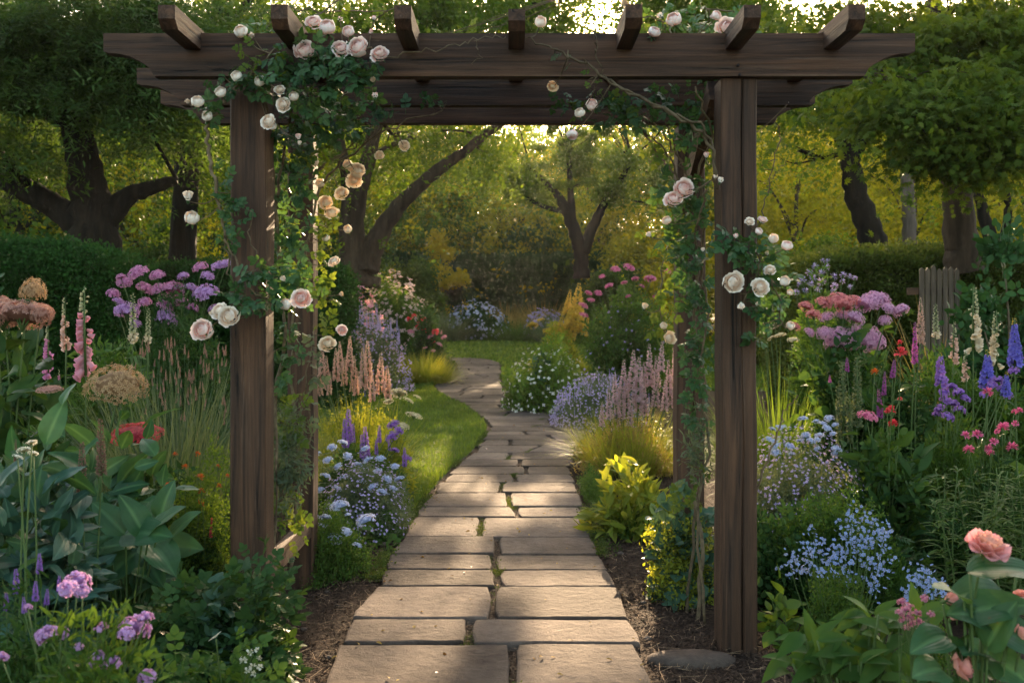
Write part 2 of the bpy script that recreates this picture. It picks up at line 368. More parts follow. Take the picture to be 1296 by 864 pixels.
def wood(name, axis, c1, c2, pale, palefac=.5):
    """weathered brown timber: grain stretched along one axis, silvered streaks, fine dark checks"""
    m, nt = newmat(name)
    s = [34.,34.,34.]; s['xyz'.index(axis)] = 1.3
    s2 = [70.,70.,70.]; s2['xyz'.index(axis)] = 1.6
    s3 = [7.,7.,7.]; s3['xyz'.index(axis)] = 1.0
    g1 = noise(nt, 1, 7, objco(nt, s), .7, .6); g2 = noise(nt, 1, 5, objco(nt, s2), .75); g3 = noise(nt, 1, 4, objco(nt, s3))
    col = ramp(nt, g1, [(.34,c1),(.62,c2)])
    col = mixc(nt, 1, col, ramp(nt, g3, [(.3,.55),(.7,1.4)]), 'MULTIPLY')
    pk = ramp(nt, g2, [(.55,0),(.72,palefac)])
    m2 = nt.nodes.new('ShaderNodeMath'); m2.operation='MULTIPLY'; nt.links.new(pk, m2.inputs[0]); nt.links.new(ramp(nt, g3, [(.45,.15),(.65,1)]), m2.inputs[1])
    col = mixc(nt, m2.outputs[0], col, pale)
    kn = nt.nodes.new('ShaderNodeTexVoronoi'); kn.inputs['Scale'].default_value = 1; s4 = [4.2,4.2,4.2]; s4['xyz'.index(axis)] = 2.1; nt.links.new(objco(nt, s4), kn.inputs['Vector'])
    col = mixc(nt, 1, col, ramp(nt, kn.outputs['Distance'], [(.03,.25),(.09,1)]), 'MULTIPLY')
    chk = ramp(nt, g1, [(.30,0),(.36,1)]); col = mixc(nt, 1, col, mixc(nt, chk, (.25,.25,.25), (1,1,1)), 'MULTIPLY')
    p = nt.nodes.new('ShaderNodeBsdfPrincipled'); nt.links.new(col, p.inputs['Base Color']); p.inputs['Roughness'].default_value=.7
    p.inputs['Specular IOR Level'].default_value=.3
    h = nt.nodes.new('ShaderNodeMath'); h.operation='ADD'; nt.links.new(g1, h.inputs[0]); nt.links.new(chk, h.inputs[1])
    nt.links.new(bump(nt, h.outputs[0], .9, .008), p.inputs['Normal'])
    o = nt.nodes.new('ShaderNodeOutputMaterial'); nt.links.new(p.outputs[0], o.inputs[0])
    return m
WC = ((.012,.0055,.003),(.080,.038,.019),(.25,.17,.12))
WOODX = wood('timber along x', 'x', *WC, .38); WOODY = wood('timber along y', 'y', *WC, .6); WOODZ = wood('timber upright', 'z', *WC, .36)
STEM = solid('green stem', (.05,.09,.025),(.09,.13,.04),(20,20,20),.6,.2,.002)
CANE = solid('brown cane', (.05,.035,.02),(.16,.12,.07),(30,30,30),.8,.5,.003)
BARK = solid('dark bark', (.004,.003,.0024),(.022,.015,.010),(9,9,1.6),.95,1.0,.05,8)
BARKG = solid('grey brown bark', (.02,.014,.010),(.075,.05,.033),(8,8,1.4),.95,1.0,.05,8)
SOIL = None
# ---------------------------------------------------------------- the setting: ground, lawn, path
def groundm():
    m, nt = newmat('dark mulch soil'); co = objco(nt)
    a = noise(nt, 38, 8, co, .75); b = noise(nt, 3, 4, co)
    col = ramp(nt, a, [(.32,(.008,.005,.004)),(.5,(.035,.022,.016)),(.72,(.10,.062,.04))])
    col = mixc(nt, 1, col, ramp(nt, b, [(.3,.7),(.7,1.3)]), 'MULTIPLY')
    p = nt.nodes.new('ShaderNodeBsdfPrincipled'); nt.links.new(col, p.inputs['Base Color']); p.inputs['Roughness'].default_value=.95; p.inputs['Specular IOR Level'].default_value=.1
    nt.links.new(bump(nt, a, 1, .03), p.inputs['Normal'])
    o = nt.nodes.new('ShaderNodeOutputMaterial'); nt.links.new(p.outputs[0], o.inputs[0]); return m
SOIL = groundm()
def sheet(name, mat, xs, ys, dz, **kw):
    g = G(); nx, ny = len(xs), len(ys)
    v = [(x, y, gz(x,y)+dz) for y in ys for x in xs]
    f = [(j*nx+i, j*nx+i+1, (j+1)*nx+i+1, (j+1)*nx+i) for j in range(ny-1) for i in range(nx-1)]
    g.poly(v, f); return g.build(name, mat, **kw)
sheet('ground', SOIL, list(range(-300,-20,20))+list(range(-20,21,4))+list(range(40,301,20)), [-30,-10,0,2,4,6,8,10,12,14,16,18,20,25,30,35,40,45,50,60,70,80,100,150,200,300,500], 0, kind='structure')

EDGE = [(980,375,880),(864,418,822),(822,432,804),(790,446,795),(749,478,784),(727,488,772),(707,495,757),(685,510,748),(655,530,737),(630,548,734),(612,562,729),(600,573,721),(590,580,720),(576,600,726),
        (560,612,735),(544,622,742),(530,613,714),(515,590,679),(501,560,647),(491,549,636),(484,555,633),(473,576,633),(465,580,634),(460,577,632),(456,566,619),(452.5,548,592)]
eY = np.array([Yof(e[0]) for e in EDGE]); eL = np.array([X(e[1], y) for e, y in zip(EDGE, eY)]); eR = np.array([X(e[2], y) for e, y in zip(EDGE, eY)])
pathL = lambda y: np.interp(y, eY, eL); pathR = lambda y: np.interp(y, eY, eR)
rg = np.random.default_rng(11)
def stonem():
    m, nt = newmat('buff flagstone'); co = objco(nt)
    a = noise(nt, 2.2, 6, co, .65, .4); b = noise(nt, 22, 8, co, .7); c = noise(nt, 5, 5, objco(nt, (1,2.5,1)), .6, 1.5); d = noise(nt, 60, 4, co, .6)
    col = ramp(nt, a, [(.3,(.052,.038,.032)),(.5,(.094,.071,.058)),(.7,(.14,.107,.086))])
    col = mixc(nt, 1, col, ramp(nt, b, [(.3,.72),(.65,1.12)]), 'MULTIPLY')
    col = mixc(nt, 1, col, ramp(nt, attr(nt,'rnd'), [(0,.58),(1,1.35)]), 'MULTIPLY')
    col = mixc(nt, ramp(nt, c, [(.52,0),(.70,.75)]), col, (.11,.085,.07))
    col = mixc(nt, ramp(nt, d, [(.68,0),(.74,.8)]), col, (.05,.04,.03))
    p = nt.nodes.new('ShaderNodeBsdfPrincipled'); nt.links.new(col, p.inputs['Base Color']); p.inputs['Roughness'].default_value=.85
    p.inputs['Specular IOR Level'].default_value=.08
    ad = nt.nodes.new('ShaderNodeMath'); ad.operation='ADD'; nt.links.new(a, ad.inputs[0]); nt.links.new(b, ad.inputs[1])
    nt.links.new(bump(nt, ad.outputs[0], .75, .018), p.inputs['Normal'])
    o = nt.nodes.new('ShaderNodeOutputMaterial'); nt.links.new(p.outputs[0], o.inputs[0]); return m
STONE = stonem()
slabs = G(); joints = []
def slab(q, h=.035):               # q: four corners x,y counter-clockwise; worn rim, uneven outline
    q = [np.array(c, float) for c in q]; pts = []
    for i in range(4):
        a, b = q[i], q[(i+1)%4]; L = np.linalg.norm(b-a); k = max(3, int(L/.09)); nrm = np.array([b[1]-a[1], -(b[0]-a[0])])/max(L,1e-6)
        for j in range(k):
            t = j/k; p = a+(b-a)*t
            if j == 0: p = a + ((b-a)/L*.012 + (q[i-1]-a)/np.linalg.norm(q[i-1]-a)*.012)*rg.uniform(.2,1.3)
            p = p + nrm*rg.normal()*.0035; pts.append(p)
    pts = np.array(pts); n = len(pts); c = pts.mean(0); tz = rg.normal()*.002; tl = rg.normal(size=2)*.004
    rings = []
    for s, z in ((1.0, .0), (1.0, h-.010), (None, h-.003), (None, h)):
        off = {h-.003: .004, h: .013}.get(z, 0)
        d = pts-c; dl = np.linalg.norm(d, axis=1)[:,None]; r = c + d*(1-off/dl)
        zz = z + tz + ((r-c)@tl) if z else np.full(n, -.03)
        rings.append(np.column_stack([r, gza(r[:,1])+zz]))
    v = np.concatenate(rings); f = [(k*n+i, k*n+(i+1)%n, (k+1)*n+(i+1)%n, (k+1)*n+i) for k in range(3) for i in range(n)]
    f.append(tuple(3*n+i for i in range(n)))
    slabs.poly(v, f, 0, rg.random())
def row(y0, y1, splits, gaps, edge=.03):
    """one course of the path between two distances, split at picture-independent x positions"""
    ga = .009+.0011*max(0,y0-8)
    xs0 = [pathL(y0)]+[s[0] for s in splits]+[pathR(y0)]; xs1 = [pathL(y1)]+[s[1] for s in splits]+[pathR(y1)]
    for i in range(len(xs0)-1):
        gl = gaps if i else 0; gr = gaps if i < len(xs0)-2 else 0
        j = rg.normal(size=4)*edge*.4
        slab([(xs0[i]+gl/2+(j[0] if i==0 else 0), y0+ga), (xs0[i+1]-gr/2+(j[1] if not gr else 0), y0+ga), (xs1[i+1]-gr/2+(j[2] if not gr else 0), y1-ga), (xs1[i]+gl/2+(j[3] if i==0 else 0), y1-ga)])
        if gl: joints.append((xs0[i], y0, xs1[i], y1))
# near courses read off the photograph: row borders and the place of the split
near = [(940,824,(650,649)),(824,792,(593,595)),(792,750,(622,625)),(750,728,(632,628)),(728,708,(626,626)),(708,686,(630,629)),(686,660,(607,610)),
        (660,647,(656,651)),(647,629,(645,643)),(629,615,(632,637)),(615,604.5,(653,650)),(604.5,594.5,(665,666)),(594.5,585.5,(657,659)),(585.5,576.5,(643,646))]
for yb, yt, (sb, st) in near:
    y0, y1 = Yof(yb), Yof(yt)
    row(y0, y1, [(X(sb,y0), X(st,y1))], .03)
y = Yof(576.5); k = 0
while y < 27:
    d = rg.uniform(.34,.56)*(1+.012*(y-8)); y1 = y+d; L, R = pathL(y+d/2), pathR(y+d/2); w = R-L
    ns = 1 if rg.random() < .6 or w < 1.2 else 2
    sp = sorted(rg.uniform(.25,.75) for _ in range(ns))
    if ns == 2 and sp[1]-sp[0] < .25: sp = [.33,.68]
    sk = rg.normal()*.07
    row(y, y1, [(L+w*s-sk, L+w*s+sk) for s in sp], .035)
    y = y1; k += 1
PATH = slabs.build('path', STONE, smooth=False, kind='structure')

# lawn sheets, 4 mm above the soil
def lawnm():
    m, nt = newmat('turf'); co = objco(nt); a = noise(nt, 26, 6, co, .7); b = noise(nt, 1.5, 3, co)
    col = ramp(nt, a, [(.3,(.012,.03,.006)),(.7,(.05,.10,.018))]); col = mixc(nt,1,col,ramp(nt,b,[(.3,.8),(.7,1.2)]),'MULTIPLY')
    p = nt.nodes.new('ShaderNodeBsdfPrincipled'); nt.links.new(col, p.inputs['Base Color']); p.inputs['Roughness'].default_value=.9
    nt.links.new(bump(nt, a, 1, .02), p.inputs['Normal'])
    o = nt.nodes.new('ShaderNodeOutputMaterial'); nt.links.new(p.outputs[0], o.inputs[0]); return m
TURF = lawnm()
def strip(name, rows):             # rows: (y, xl, xr)
    g = G(); v = []; f = []; nx = 6
    for yy, a, b in rows:
        for i in range(nx): x = a+(b-a)*i/(nx-1); v.append((x, yy, gz(x,yy)+.004))
    for j in range(len(rows)-1):
        for i in range(nx-1): q = j*nx+i; f.append((q,q+1,q+nx+1,q+nx))
    g.poly(v, f); return g.build(name, TURF, kind='structure')
ysn = np.linspace(Yof(652), Yof(478), 40)
lawnA = [(yy, -3.0-.02*yy, min(float(pathL(yy))-.05, 9)) for yy in ysn]
la = np.array(lawnA); strip('lawn', lawnA)
lawnB = [(yy, -9, (float(pathL(yy))-.05 if yy < 28.5 else 9)) for yy in np.linspace(18.2, 28, 8)]
yf = np.linspace(17.5, 44, 30)
def farL(yy): return float(pathR(yy))+.05 if yy < 27.3 else (float(np.interp(yy, [27.3,28.6], [pathR(27.3)+.05, -9])))
lawnF = [(yy, farL(yy), 9.) for yy in yf]; lf = np.array(lawnF); strip('lawn', lawnF)
BL = [bladeT(.09, 3, b, .2) for b in (.25,.5,.8)]
GRASSM = leafm('lawn grass', (.045,.10,.018), (.12,.19,.035), .45, .5)
def grass(name, tab, n, h0, wid, label, dens_near=1, seed=5):
    r = np.random.default_rng(seed); g = G()
    yy = tab[0,0] + (tab[-1,0]-tab[0,0])*r.random(n)**1.35; a = np.interp(yy, tab[:,0], tab[:,1]); b = np.interp(yy, tab[:,0], tab[:,2])
    lo = np.maximum(a, -.42*yy*1.3-1); x = lo+(b-lo)*r.random(n)
    edge = np.exp(-(b-x)/.12)
    sc = (h0*(.6+.8*r.random(n)))*(1+.5*edge)*(1+(yy-8)*.02)
    for k, t in enumerate(BL):
        s = np.arange(n) % 3 == k
        th = r.random(s.sum())*6.283; c, si = np.cos(th), np.sin(th); q = sc[s]; w = q*wid*(1+np.maximum(0,yy[s]-10)*.12)
        M = np.zeros((s.sum(),3,3)); M[:,0,0]=c*q; M[:,0,1]=-si*w; M[:,1,0]=si*q; M[:,1,1]=c*w; M[:,2,2]=q
        g.add(t, M, np.column_stack([x[s], yy[s], gza(yy[s])]), r.random(s.sum()))
    g.build(name, GRASSM, kind='stuff', label=label)
grass('grass', la, 110000, .05, 1.0, 'short sunlit lawn grass along the left of the path')
grass('grass', lf, 60000, .07, 2.0, 'shaded lawn grass beyond the bend of the path', seed=6)

# mulch chips and dry needles beside the path, grit and moss in the joints
CHIP = T([(-.5,-.2,0),(.5,-.15,.02),(.45,.2,.08),(-.4,.25,.05),(0,0,.16)], [(0,1,4),(1,2,4),(2,3,4),(3,0,4)], [0,0,0,0,1])
MULCH = solid('bark chips', (.012,.008,.006),(.10,.06,.038),(40,40,40),.95,.3,.002)
NEEDLE = solid('dry stalks', (.10,.065,.035),(.30,.2,.12),(40,40,40),.9,.2,.002)
g = G(); r = np.random.default_rng(8); n = 52000
yy = 2.9+7.0*r.random(n)**1.5; side = r.random(n) < .5
e = np.abs(r.normal(size=n))*.55
x = np.where(side, pathL(yy)-e+.02, pathR(yy)+e-.02)
th = r.random(n)*6.283; s = .006+.02*r.random(n)**2
M = frames(np.column_stack([np.cos(th), np.sin(th), r.normal(size=n)*.35]), (0,0,1), r.normal(size=n)*.5, s, s*.6, s)
g.add(CHIP, M, np.column_stack([x, yy, np.full(n,.004)+r.random(n)*.012]), r.random(n), 0)
n2 = 2600; i2 = r.integers(0, n, n2); th = r.random(n2)*6.283
NB = T([(-.5,0,0),(.5,0,0),(.5,.03,.01),(-.5,.03,.01)], [(0,1,2,3)], [0]*4)
g.add(NB, frames(np.column_stack([np.cos(th), np.sin(th), r.normal(size=n2)*.1]), (0,0,1), 0, .05+.05*r.random(n2), .05, .05), np.column_stack([x[i2], yy[i2], np.full(n2,.022)]), r.random(n2), 1)
g.build('mulch', [MULCH, NEEDLE], kind='stuff', label='dark bark mulch with dry needles on both sides of the path')
g = G(); MOSS = leafm('moss', (.03,.06,.012), (.09,.12,.03), .3)
GRIT = solid('joint grit', (.02,.014,.01),(.16,.11,.075),(60,60,60),.95,.3,.002)
for (xa, ya, xb, yb) in joints:
    k = int(700*abs(yb-ya)/(1+max(0,ya-9)*.25)); t = r.random(k)
    px_ = xa+(xb-xa)*t + r.normal(size=k)*.014; py_ = ya+(yb-ya)*t
    ss = .004+.010*r.random(k)**2
    g.add(CHIP, frames(sph(r,k)*[1,1,.3], (0,0,1), 0, ss, ss, ss), np.column_stack([px_, py_, gza(py_)+.012+.01*r.random(k)]), r.random(k), 1)
    if r.random() < .75 and ya < 14:
        k = int(160*abs(yb-ya)*r.random())+6; t = np.clip(r.random()+r.normal(size=k)*.18, 0, 1); px_ = xa+(xb-xa)*t+r.normal(size=k)*.016; py_ = ya+(yb-ya)*t
        ss = .008+.012*r.random(k)
        g.add(TUFT_FINE, frames(sph(r,k)*[1,1,.2], (0,0,1), 0, ss*2, ss*2, ss*2), np.column_stack([px_, py_, gza(py_)+.026]), r.random(k), 0)
for sd in (-1,1):
    k = 1500; yy = 5+20*r.random(k)**1.3; xx = (pathL(yy) if sd<0 else pathR(yy)) + sd*np.abs(r.normal(size=k))*.05
    keep = (np.sin(yy*3.1+sd)+np.sin(yy*1.3)) > .1; ss = .02+.02*r.random(k)
    M = frames(sph(r,k)*[1,1,.2], (0,0,1), 0, ss*2, ss*2, ss*2)
    g.add(TUFT_FINE, M[keep], np.column_stack([xx, yy, gza(yy)+.02])[keep], r.random(keep.sum()), 0)
g.build('moss', [MOSS, GRIT], kind='stuff', label='moss and grit in the joints and edges of the stone path')

# ---------------------------------------------------------------- the arbour
arb = thing('pergola', 'weathered dark brown timber pergola spanning the stone path', 'pergola', (0, 3.95, 0))
def beveled(g, lo, hi, b=.006, mat=0):
    """box with small chamfers on its long edges; coordinates are world, stored relative to the pergola"""
    lo = np.array(lo, float)-[0,3.95,0]; hi = np.array(hi, float)-[0,3.95,0]
    d = hi-lo; ax = int(np.argmax(d)); o = [i for i in range(3) if i != ax]
    sec = [(lo[o[0]]+b,lo[o[1]]),(hi[o[0]]-b,lo[o[1]]),(hi[o[0]],lo[o[1]]+b),(hi[o[0]],hi[o[1]]-b),(hi[o[0]]-b,hi[o[1]]),(lo[o[0]]+b,hi[o[1]]),(lo[o[0]],hi[o[1]]-b),(lo[o[0]],lo[o[1]]+b)]
    v = []
    rr = np.random.default_rng(int(abs(lo.sum())*977)); K = 9
    for k in range(K):
        a = lo[ax]+(hi[ax]-lo[ax])*k/(K-1); w = rr.normal(size=2)*.0022
        for s in sec:
            p = [0,0,0]; p[ax]=a; p[o[0]]=s[0]+w[0]; p[o[1]]=s[1]+w[1]; v.append(p)
    f = [(k*8+i, k*8+(i+1)%8, (k+1)*8+(i+1)%8, (k+1)*8+i) for k in range(K-1) for i in range(8)]
    f += [tuple(range(8))[::-1], tuple((K-1)*8+i for i in range(8))]
    if ax == 1: f = [q[::-1] for q in f]
    g.poly(v, f, mat, .5)
def post(px, yc, w=.142, dep=.142, ztop=2.279, x=None, pair=True):
    x = X(px, yc-dep/2) if x is None else x
    g = G()
    if w > .13 and pair:                     # two timbers side by side with a narrow joint
        beveled(g, (x-w/2, yc-dep/2, -.05), (x+.012, yc+dep/2, ztop)); beveled(g, (x+.0135, yc-dep/2+.002, -.05), (x+w/2, yc+dep/2-.002, ztop-.001))
    else: beveled(g, (x-w/2, yc-dep/2, -.05), (x+w/2, yc+dep/2, ztop))
    return g.build('post', WOODZ, arb, smooth=False)
FY, RY, MY = 4.02, 4.95, 4.49
post(313.5, FY, pair=False); post(936, FY); post(380, RY, .125, .13); post(875, RY, .135, .13)
def beam(x0, x1, y0, y1, z0, z1, notch=True, n=10):
    """horizontal beam whose underside curves up towards both ends"""
    g = G(); L = .20; H = (z1-z0)*.58
    prof = []
    for sgn, xe in ((-1, x0), (1, x1)):
        pts = [(xe, z0+H)]
        for i in range(n+1):
            t = i/n; pts.append((xe - sgn*L*(.12+.88*t), z0+H*(.92 - .75*t**2.2) - (H*.17 if i == n else 0)))
        pts.append((xe - sgn*L*1.07, z0)); prof.append(pts)
    left, right = prof
    out = left + right[::-1] + [(x1, z1), (x0, z1)]
    m = len(out); v = [(p[0], y0-3.95, p[1]) for p in out] + [(p[0], y1-3.95, p[1]) for p in out]
    f = [tuple(range(m)), tuple(range(2*m-1, m-1, -1))] + [(i, m+i, m+(i+1)%m, (i+1)%m) for i in range(m)]
    g.poly(v, f); return g.build('beam', WOODX, arb, smooth=False)
beam(X(134,3.95), X(1155,3.95), 3.925, 3.985, 2.281, 2.450)
beam(X(172,4.44), X(1080,4.44), 4.45, 4.51, 2.281, 2.446)
beam(X(205,4.88), X(1030,4.88), 4.86, 4.92, 2.281, 2.448)
for i, px in enumerate((210.5, 353, 509.5, 654, 802, 951.5, 1086)):
    g = G(); x = X(px, 3.62); w = .031; r = np.random.default_rng(i); yA = 3.62+r.normal()*.012; yB = 5.3
    zt, zb = 2.466+r.normal()*.003, 2.386
    # one long timber notched over the beams; its end is cut on the slant
    prof = [(yA, zt), (yA, zb+.030), (yA+.035, zb), (3.924, zb), (3.924, zt-.012), (3.986, zt-.012), (3.986, zb), (4.449, zb), (4.449, zt-.016), (4.511, zt-.016), (4.511, zb), (4.859, zb), (4.859, zt-.014), (4.921, zt-.014), (4.921, zb), (yB-.035, zb), (yB, zb+.03), (yB, zt)]
    m = len(prof); v = [(x-w, p[0]-3.95, p[1]) for p in prof] + [(x+w, p[0]-3.95, p[1]) for p in prof]
    f = [tuple(range(m))[::-1], tuple(range(m, 2*m))] + [(i2, (i2+1)%m, m+(i2+1)%m, m+i2) for i2 in range(m)]
    g.poly(v, f); g.build('rafter', WOODY, arb, smooth=False)
def strut(a, b, w, h):
    g = G(); a = np.array(a)-[0,3.95,0]; b = np.array(b)-[0,3.95,0]; d = unit(b-a); xx = np.array([1.,0,0]); u = np.cross(xx, d)
    v = [a+xx*s*w/2+u*t*h/2 for s,t in ((-1,-1),(1,-1),(1,1),(-1,1))] + [b+xx*s*w/2+u*t*h/2 for s,t in ((-1,-1),(1,-1),(1,1),(-1,1))]
    g.poly(v, [(0,1,2,3),(7,6,5,4),(0,4,5,1),(1,5,6,2),(2,6,7,3),(3,7,4,0)]); return g.build('brace', WOODY, arb, smooth=False)
xr = X(888,4.4)
strut((xr, 4.86, 1.86), (xr, 4.12, 2.27), .05, .10)
xl = X(366,4.5); strut((xl, 4.10, .30), (xl, 4.88, .30), .045, .085)
strut((X(328,4.0)-.12, 4.86, 1.9), (X(328,4.0)-.12, 4.12, 2.27), .05, .10)
for q, (cx_, cy_) in enumerate(((934,83),(936,95),(306,84),(318,95))):
    g = G(); p = np.array(P(cx_, cy_, 3.921))-[0,3.95,0]; g.tube([p, p+[0,-.006,0]], .006, 8)
    g.build('bolt', solid('dark iron', (.01,.01,.01),(.04,.03,.03)), arb)
# flat stone at the foot of the right front post
sg = G(); q0 = (X(875,3.84), 3.84); th = np.linspace(0, 2*np.pi, 22, endpoint=False); rr_ = np.random.default_rng(2).normal(size=22)*.04+1
ring = np.column_stack([np.cos(th)*.17*rr_, np.sin(th)*.075*rr_])
v = np.concatenate([np.column_stack([ring*1.0, np.full(22,-.01)]), np.column_stack([ring, np.full(22,.018)]), np.column_stack([ring*.86, np.full(22,.032)])])
sg.poly(v, [(k*22+i, k*22+(i+1)%22, (k+1)*22+(i+1)%22, (k+1)*22+i) for k in range(2) for i in range(22)]+[tuple(44+i for i in range(22))], 0, .4)
o = sg.build('edging_stone', STONE); o.location = (q0[0], q0[1], 0); o['label'] = 'flat grey stone lying at the foot of the right front post'; o['category'] = 'stone'
# ---------------------------------------------------------------- trees
def smoothline(pts, k=5, jit=0, rg=None):
    p = np.asarray(pts, float); n = len(p); out = []
    for i in range(n-1):
        p0, p1, p2, p3 = p[max(0,i-1)], p[i], p[i+1], p[min(n-1,i+2)]
        for j in range(k):
            t = j/k; out.append(.5*((2*p1)+(-p0+p2)*t+(2*p0-5*p1+4*p2-p3)*t*t+(-p0+3*p1-3*p2+p3)*t**3))
    out.append(p[-1]); out = np.array(out)
    if jit: out[1:-1,:3] += rg.normal(size=out[1:-1,:3].shape)*jit
    return out
def crown_points(rg, c, rad, n, clump=.35, flat=.45, nclump=None, shell=.55):
    m = nclump or max(6, n//55)
    d = sph(rg, m); rr = (shell+(1-shell)*rg.random(m))**(1/1.5); cc = np.array(c)+d*rr[:,None]*np.array(rad)
    k = rg.integers(0, m, n); sz = clump*(.5+rg.random(m))
    off = rg.normal(size=(n,3))*sz[k][:,None]*[1,1,flat]
    off[:,2] -= .35*(off[:,0]**2+off[:,1]**2)/np.maximum(sz[k],.05)*.6
    return cc[k]+off, cc, k
def crown(g, rg, c, rad, n, T_, size, clump=.35, flat=.45, droop=-.1, mat=0, shell=.55, nclump=None, at=None):
    p, cc, k = crown_points(rg, c, rad, n, clump, flat, nclump, shell)
    if at is not None:                  # the small break in the leaves where the sun shows through
        w = p+np.array(at)-[0,0,CAMZ]; sv = np.array(SUNV); ds = np.linalg.norm(w-(w@sv)[:,None]*sv, axis=1); ok = ds > .05+.13*rg.random(n); p = p[ok]; k = k[ok]; n = len(p)
    d = unit((p-cc[k])*[1,1,.5]+rg.normal(size=(n,3))*.35*np.mean(rad)*.3) + [0,0,droop]
    s = size*(.65+.7*rg.random(n)); up = unit(rg.normal(size=(n,3))*.45+[0,0,1])
    cr = rg.random(cc.shape[0])
    g.add(T_, frames(d, up, rg.normal(size=n)*.4, s, s, s), p, np.clip(cr[k]*.6+rg.random(n)*.4,0,1), mat)
    return cc
def tree(name, label, px, Y, trunks, blobs, leaf, size, lm, bm, seed, cat='tree', clump=.35, flat=.45, droop=-.1, twigs=6, group=None, shell=.55, sides=12, dens=.33, sprays_=(), boughs=()):
    """trunks: lists of (px, py, half width in px[, extra distance]); blobs: (px, py, extra distance, half w px, half h px, leaf count)"""
    rg = np.random.default_rng(seed); bx, bz = X(px, Y), gz(X(px,Y), Y); root = thing(name, label, cat, (bx, Y, bz), group)
    tg = G(); ends = []
    for tr in trunks:
        pts = []
        for q in tr:
            dy = q[3] if len(q) > 3 else 0
            pts.append((X(q[0],Y+dy)-bx, dy, ZZ(q[1],Y+dy)-bz, q[2]/FPX*Y))
        pts = np.array(pts); pts[pts[:,2] < .1, 2] = -.1
        s = smoothline(pts, 6); s[2:-1,:3] += rg.normal(size=s[2:-1,:3].shape)*s[2:-1,3:4]*.06
        tg.tube(s[:,:3], np.maximum(s[:,3], .008), sides, 0, .5, True, .14, rg); ends += [tuple(e) for e in s[::3]]
    ends = np.array(ends)
    cg = G()
    for b in blobs:
        c = np.array([X(b[0], Y+b[2])-bx, b[2], ZZ(b[1], Y+b[2])-bz]); rw = b[3]/FPX*Y; rh = b[4]/FPX*Y; rd = min(rw, 2.8)
        cc = crown(cg, rg, c, (rw, rd, rh), int(b[5]*dens), leaf, size, (b[7] if len(b) > 7 else clump), flat, droop, shell=shell, nclump=(b[6] if len(b) > 6 else None), at=(bx, Y, bz))
        e = ends[np.argmin(np.linalg.norm(ends[:,:3]-c, axis=1)+.3*(ends[:,2] > c[2]+.3))]
        r0 = max(.012, min(e[3]*.45, .07)); mid = (e[:3]+c)/2+rg.normal(size=3)*.12*np.linalg.norm(c-e[:3])
        s = smoothline([e[:3], mid, c], 5); tg.tube(s, np.linspace(r0, r0*.4, len(s)), 6)
        for q in cc[rg.permutation(len(cc))[:twigs]]:
            st = s[rg.integers(len(s)//2, len(s))]; m2 = (st+q)/2+rg.normal(size=3)*.1*np.linalg.norm(q-st)
            s2 = smoothline([st, m2, q], 4); tg.tube(s2, np.linspace(r0*.4, .004, len(s2)), 5)
    for (sx, sy, rx_, rh_, ns_) in sprays_:          # small flat leaf sprays: (px, py, half w px, half h px, how many)
        k = int(ns_); q = np.column_stack([X(sx+rx_*(2*rg.random(k)-1),Y)-bx, rg.normal(size=k)*.5, np.array([ZZ(sy+rh_*(2*u-1),Y) for u in rg.random(k)])-bz])
        for cq in q:
            w_ = rg.uniform(.12,.30); m_ = int(26*(w_/.2)**2); pp = cq+rg.normal(size=(m_,3))*[w_,w_,w_*.35]; dd = unit(rg.normal(size=(m_,3))*[1,1,.4]); ss = size*.55*(.7+.6*rg.random(m_))
            cg.add(leaf, frames(dd, unit(rg.normal(size=(m_,3))*.5+[0,0,1]), 0, ss, ss, ss), pp, rg.random(m_))
            e = ends[np.argmin(np.linalg.norm(ends[:,:3]-cq, axis=1))]; tg.tube(smoothline([e[:3],(e[:3]+cq)/2+rg.normal(size=3)*.15,cq],3), np.linspace(.02,.005,7), 4)
    for (gx, gy, w_, d_) in boughs:                  # leaf clumps added along the sun's rays, each placed to shade a ground patch: (x, distance, half width, half depth of the shade)
        k = (Y-gy)/SUNV.y; cq = np.array([gx+SUNV.x*k-bx, 0, gz(gx,gy)+SUNV.z*k-bz]); m_ = int(60*(w_/.2)*(d_/.3)**.5)+6; hz_ = max(.04, d_*.30)
        pp = cq+(rg.random((m_,3))*2-1)*[w_,.35,hz_]*(rg.random((m_,1))**.3); dd = unit(rg.normal(size=(m_,3))*[1,1,.4]); ss = .17*(.7+.6*rg.random(m_))
        cg.add(leaf, frames(dd, unit(rg.normal(size=(m_,3))*.5+[0,0,1]), 0, ss, ss, ss), pp, rg.random(m_))
        if rg.random() < .25: e = ends[np.argmin(np.linalg.norm(ends[:,:3]-cq, axis=1))]; tg.tube(smoothline([e[:3],(e[:3]+cq)/2+rg.normal(size=3)*.15,cq],3), np.linspace(.02,.005,7), 4)
    tg.build('trunk', bm, root)
    if cg.v: cg.build('crown', lm, root)
    return root
TD = leafm('dark tree leaves', (.018,.045,.014), (.045,.085,.025), .35, .5)
TBL = leafm('blue green tree leaves', (.024,.062,.018), (.065,.12,.028), .48, .5)
TMP = leafm('maple leaves', (.022,.062,.014), (.11,.16,.018), .55, .5)
TM = leafm('green tree leaves', (.035,.085,.014), (.09,.15,.02), .5, .5)
TG = leafm('golden green tree leaves', (.12,.17,.014), (.29,.28,.018), .6, .5)
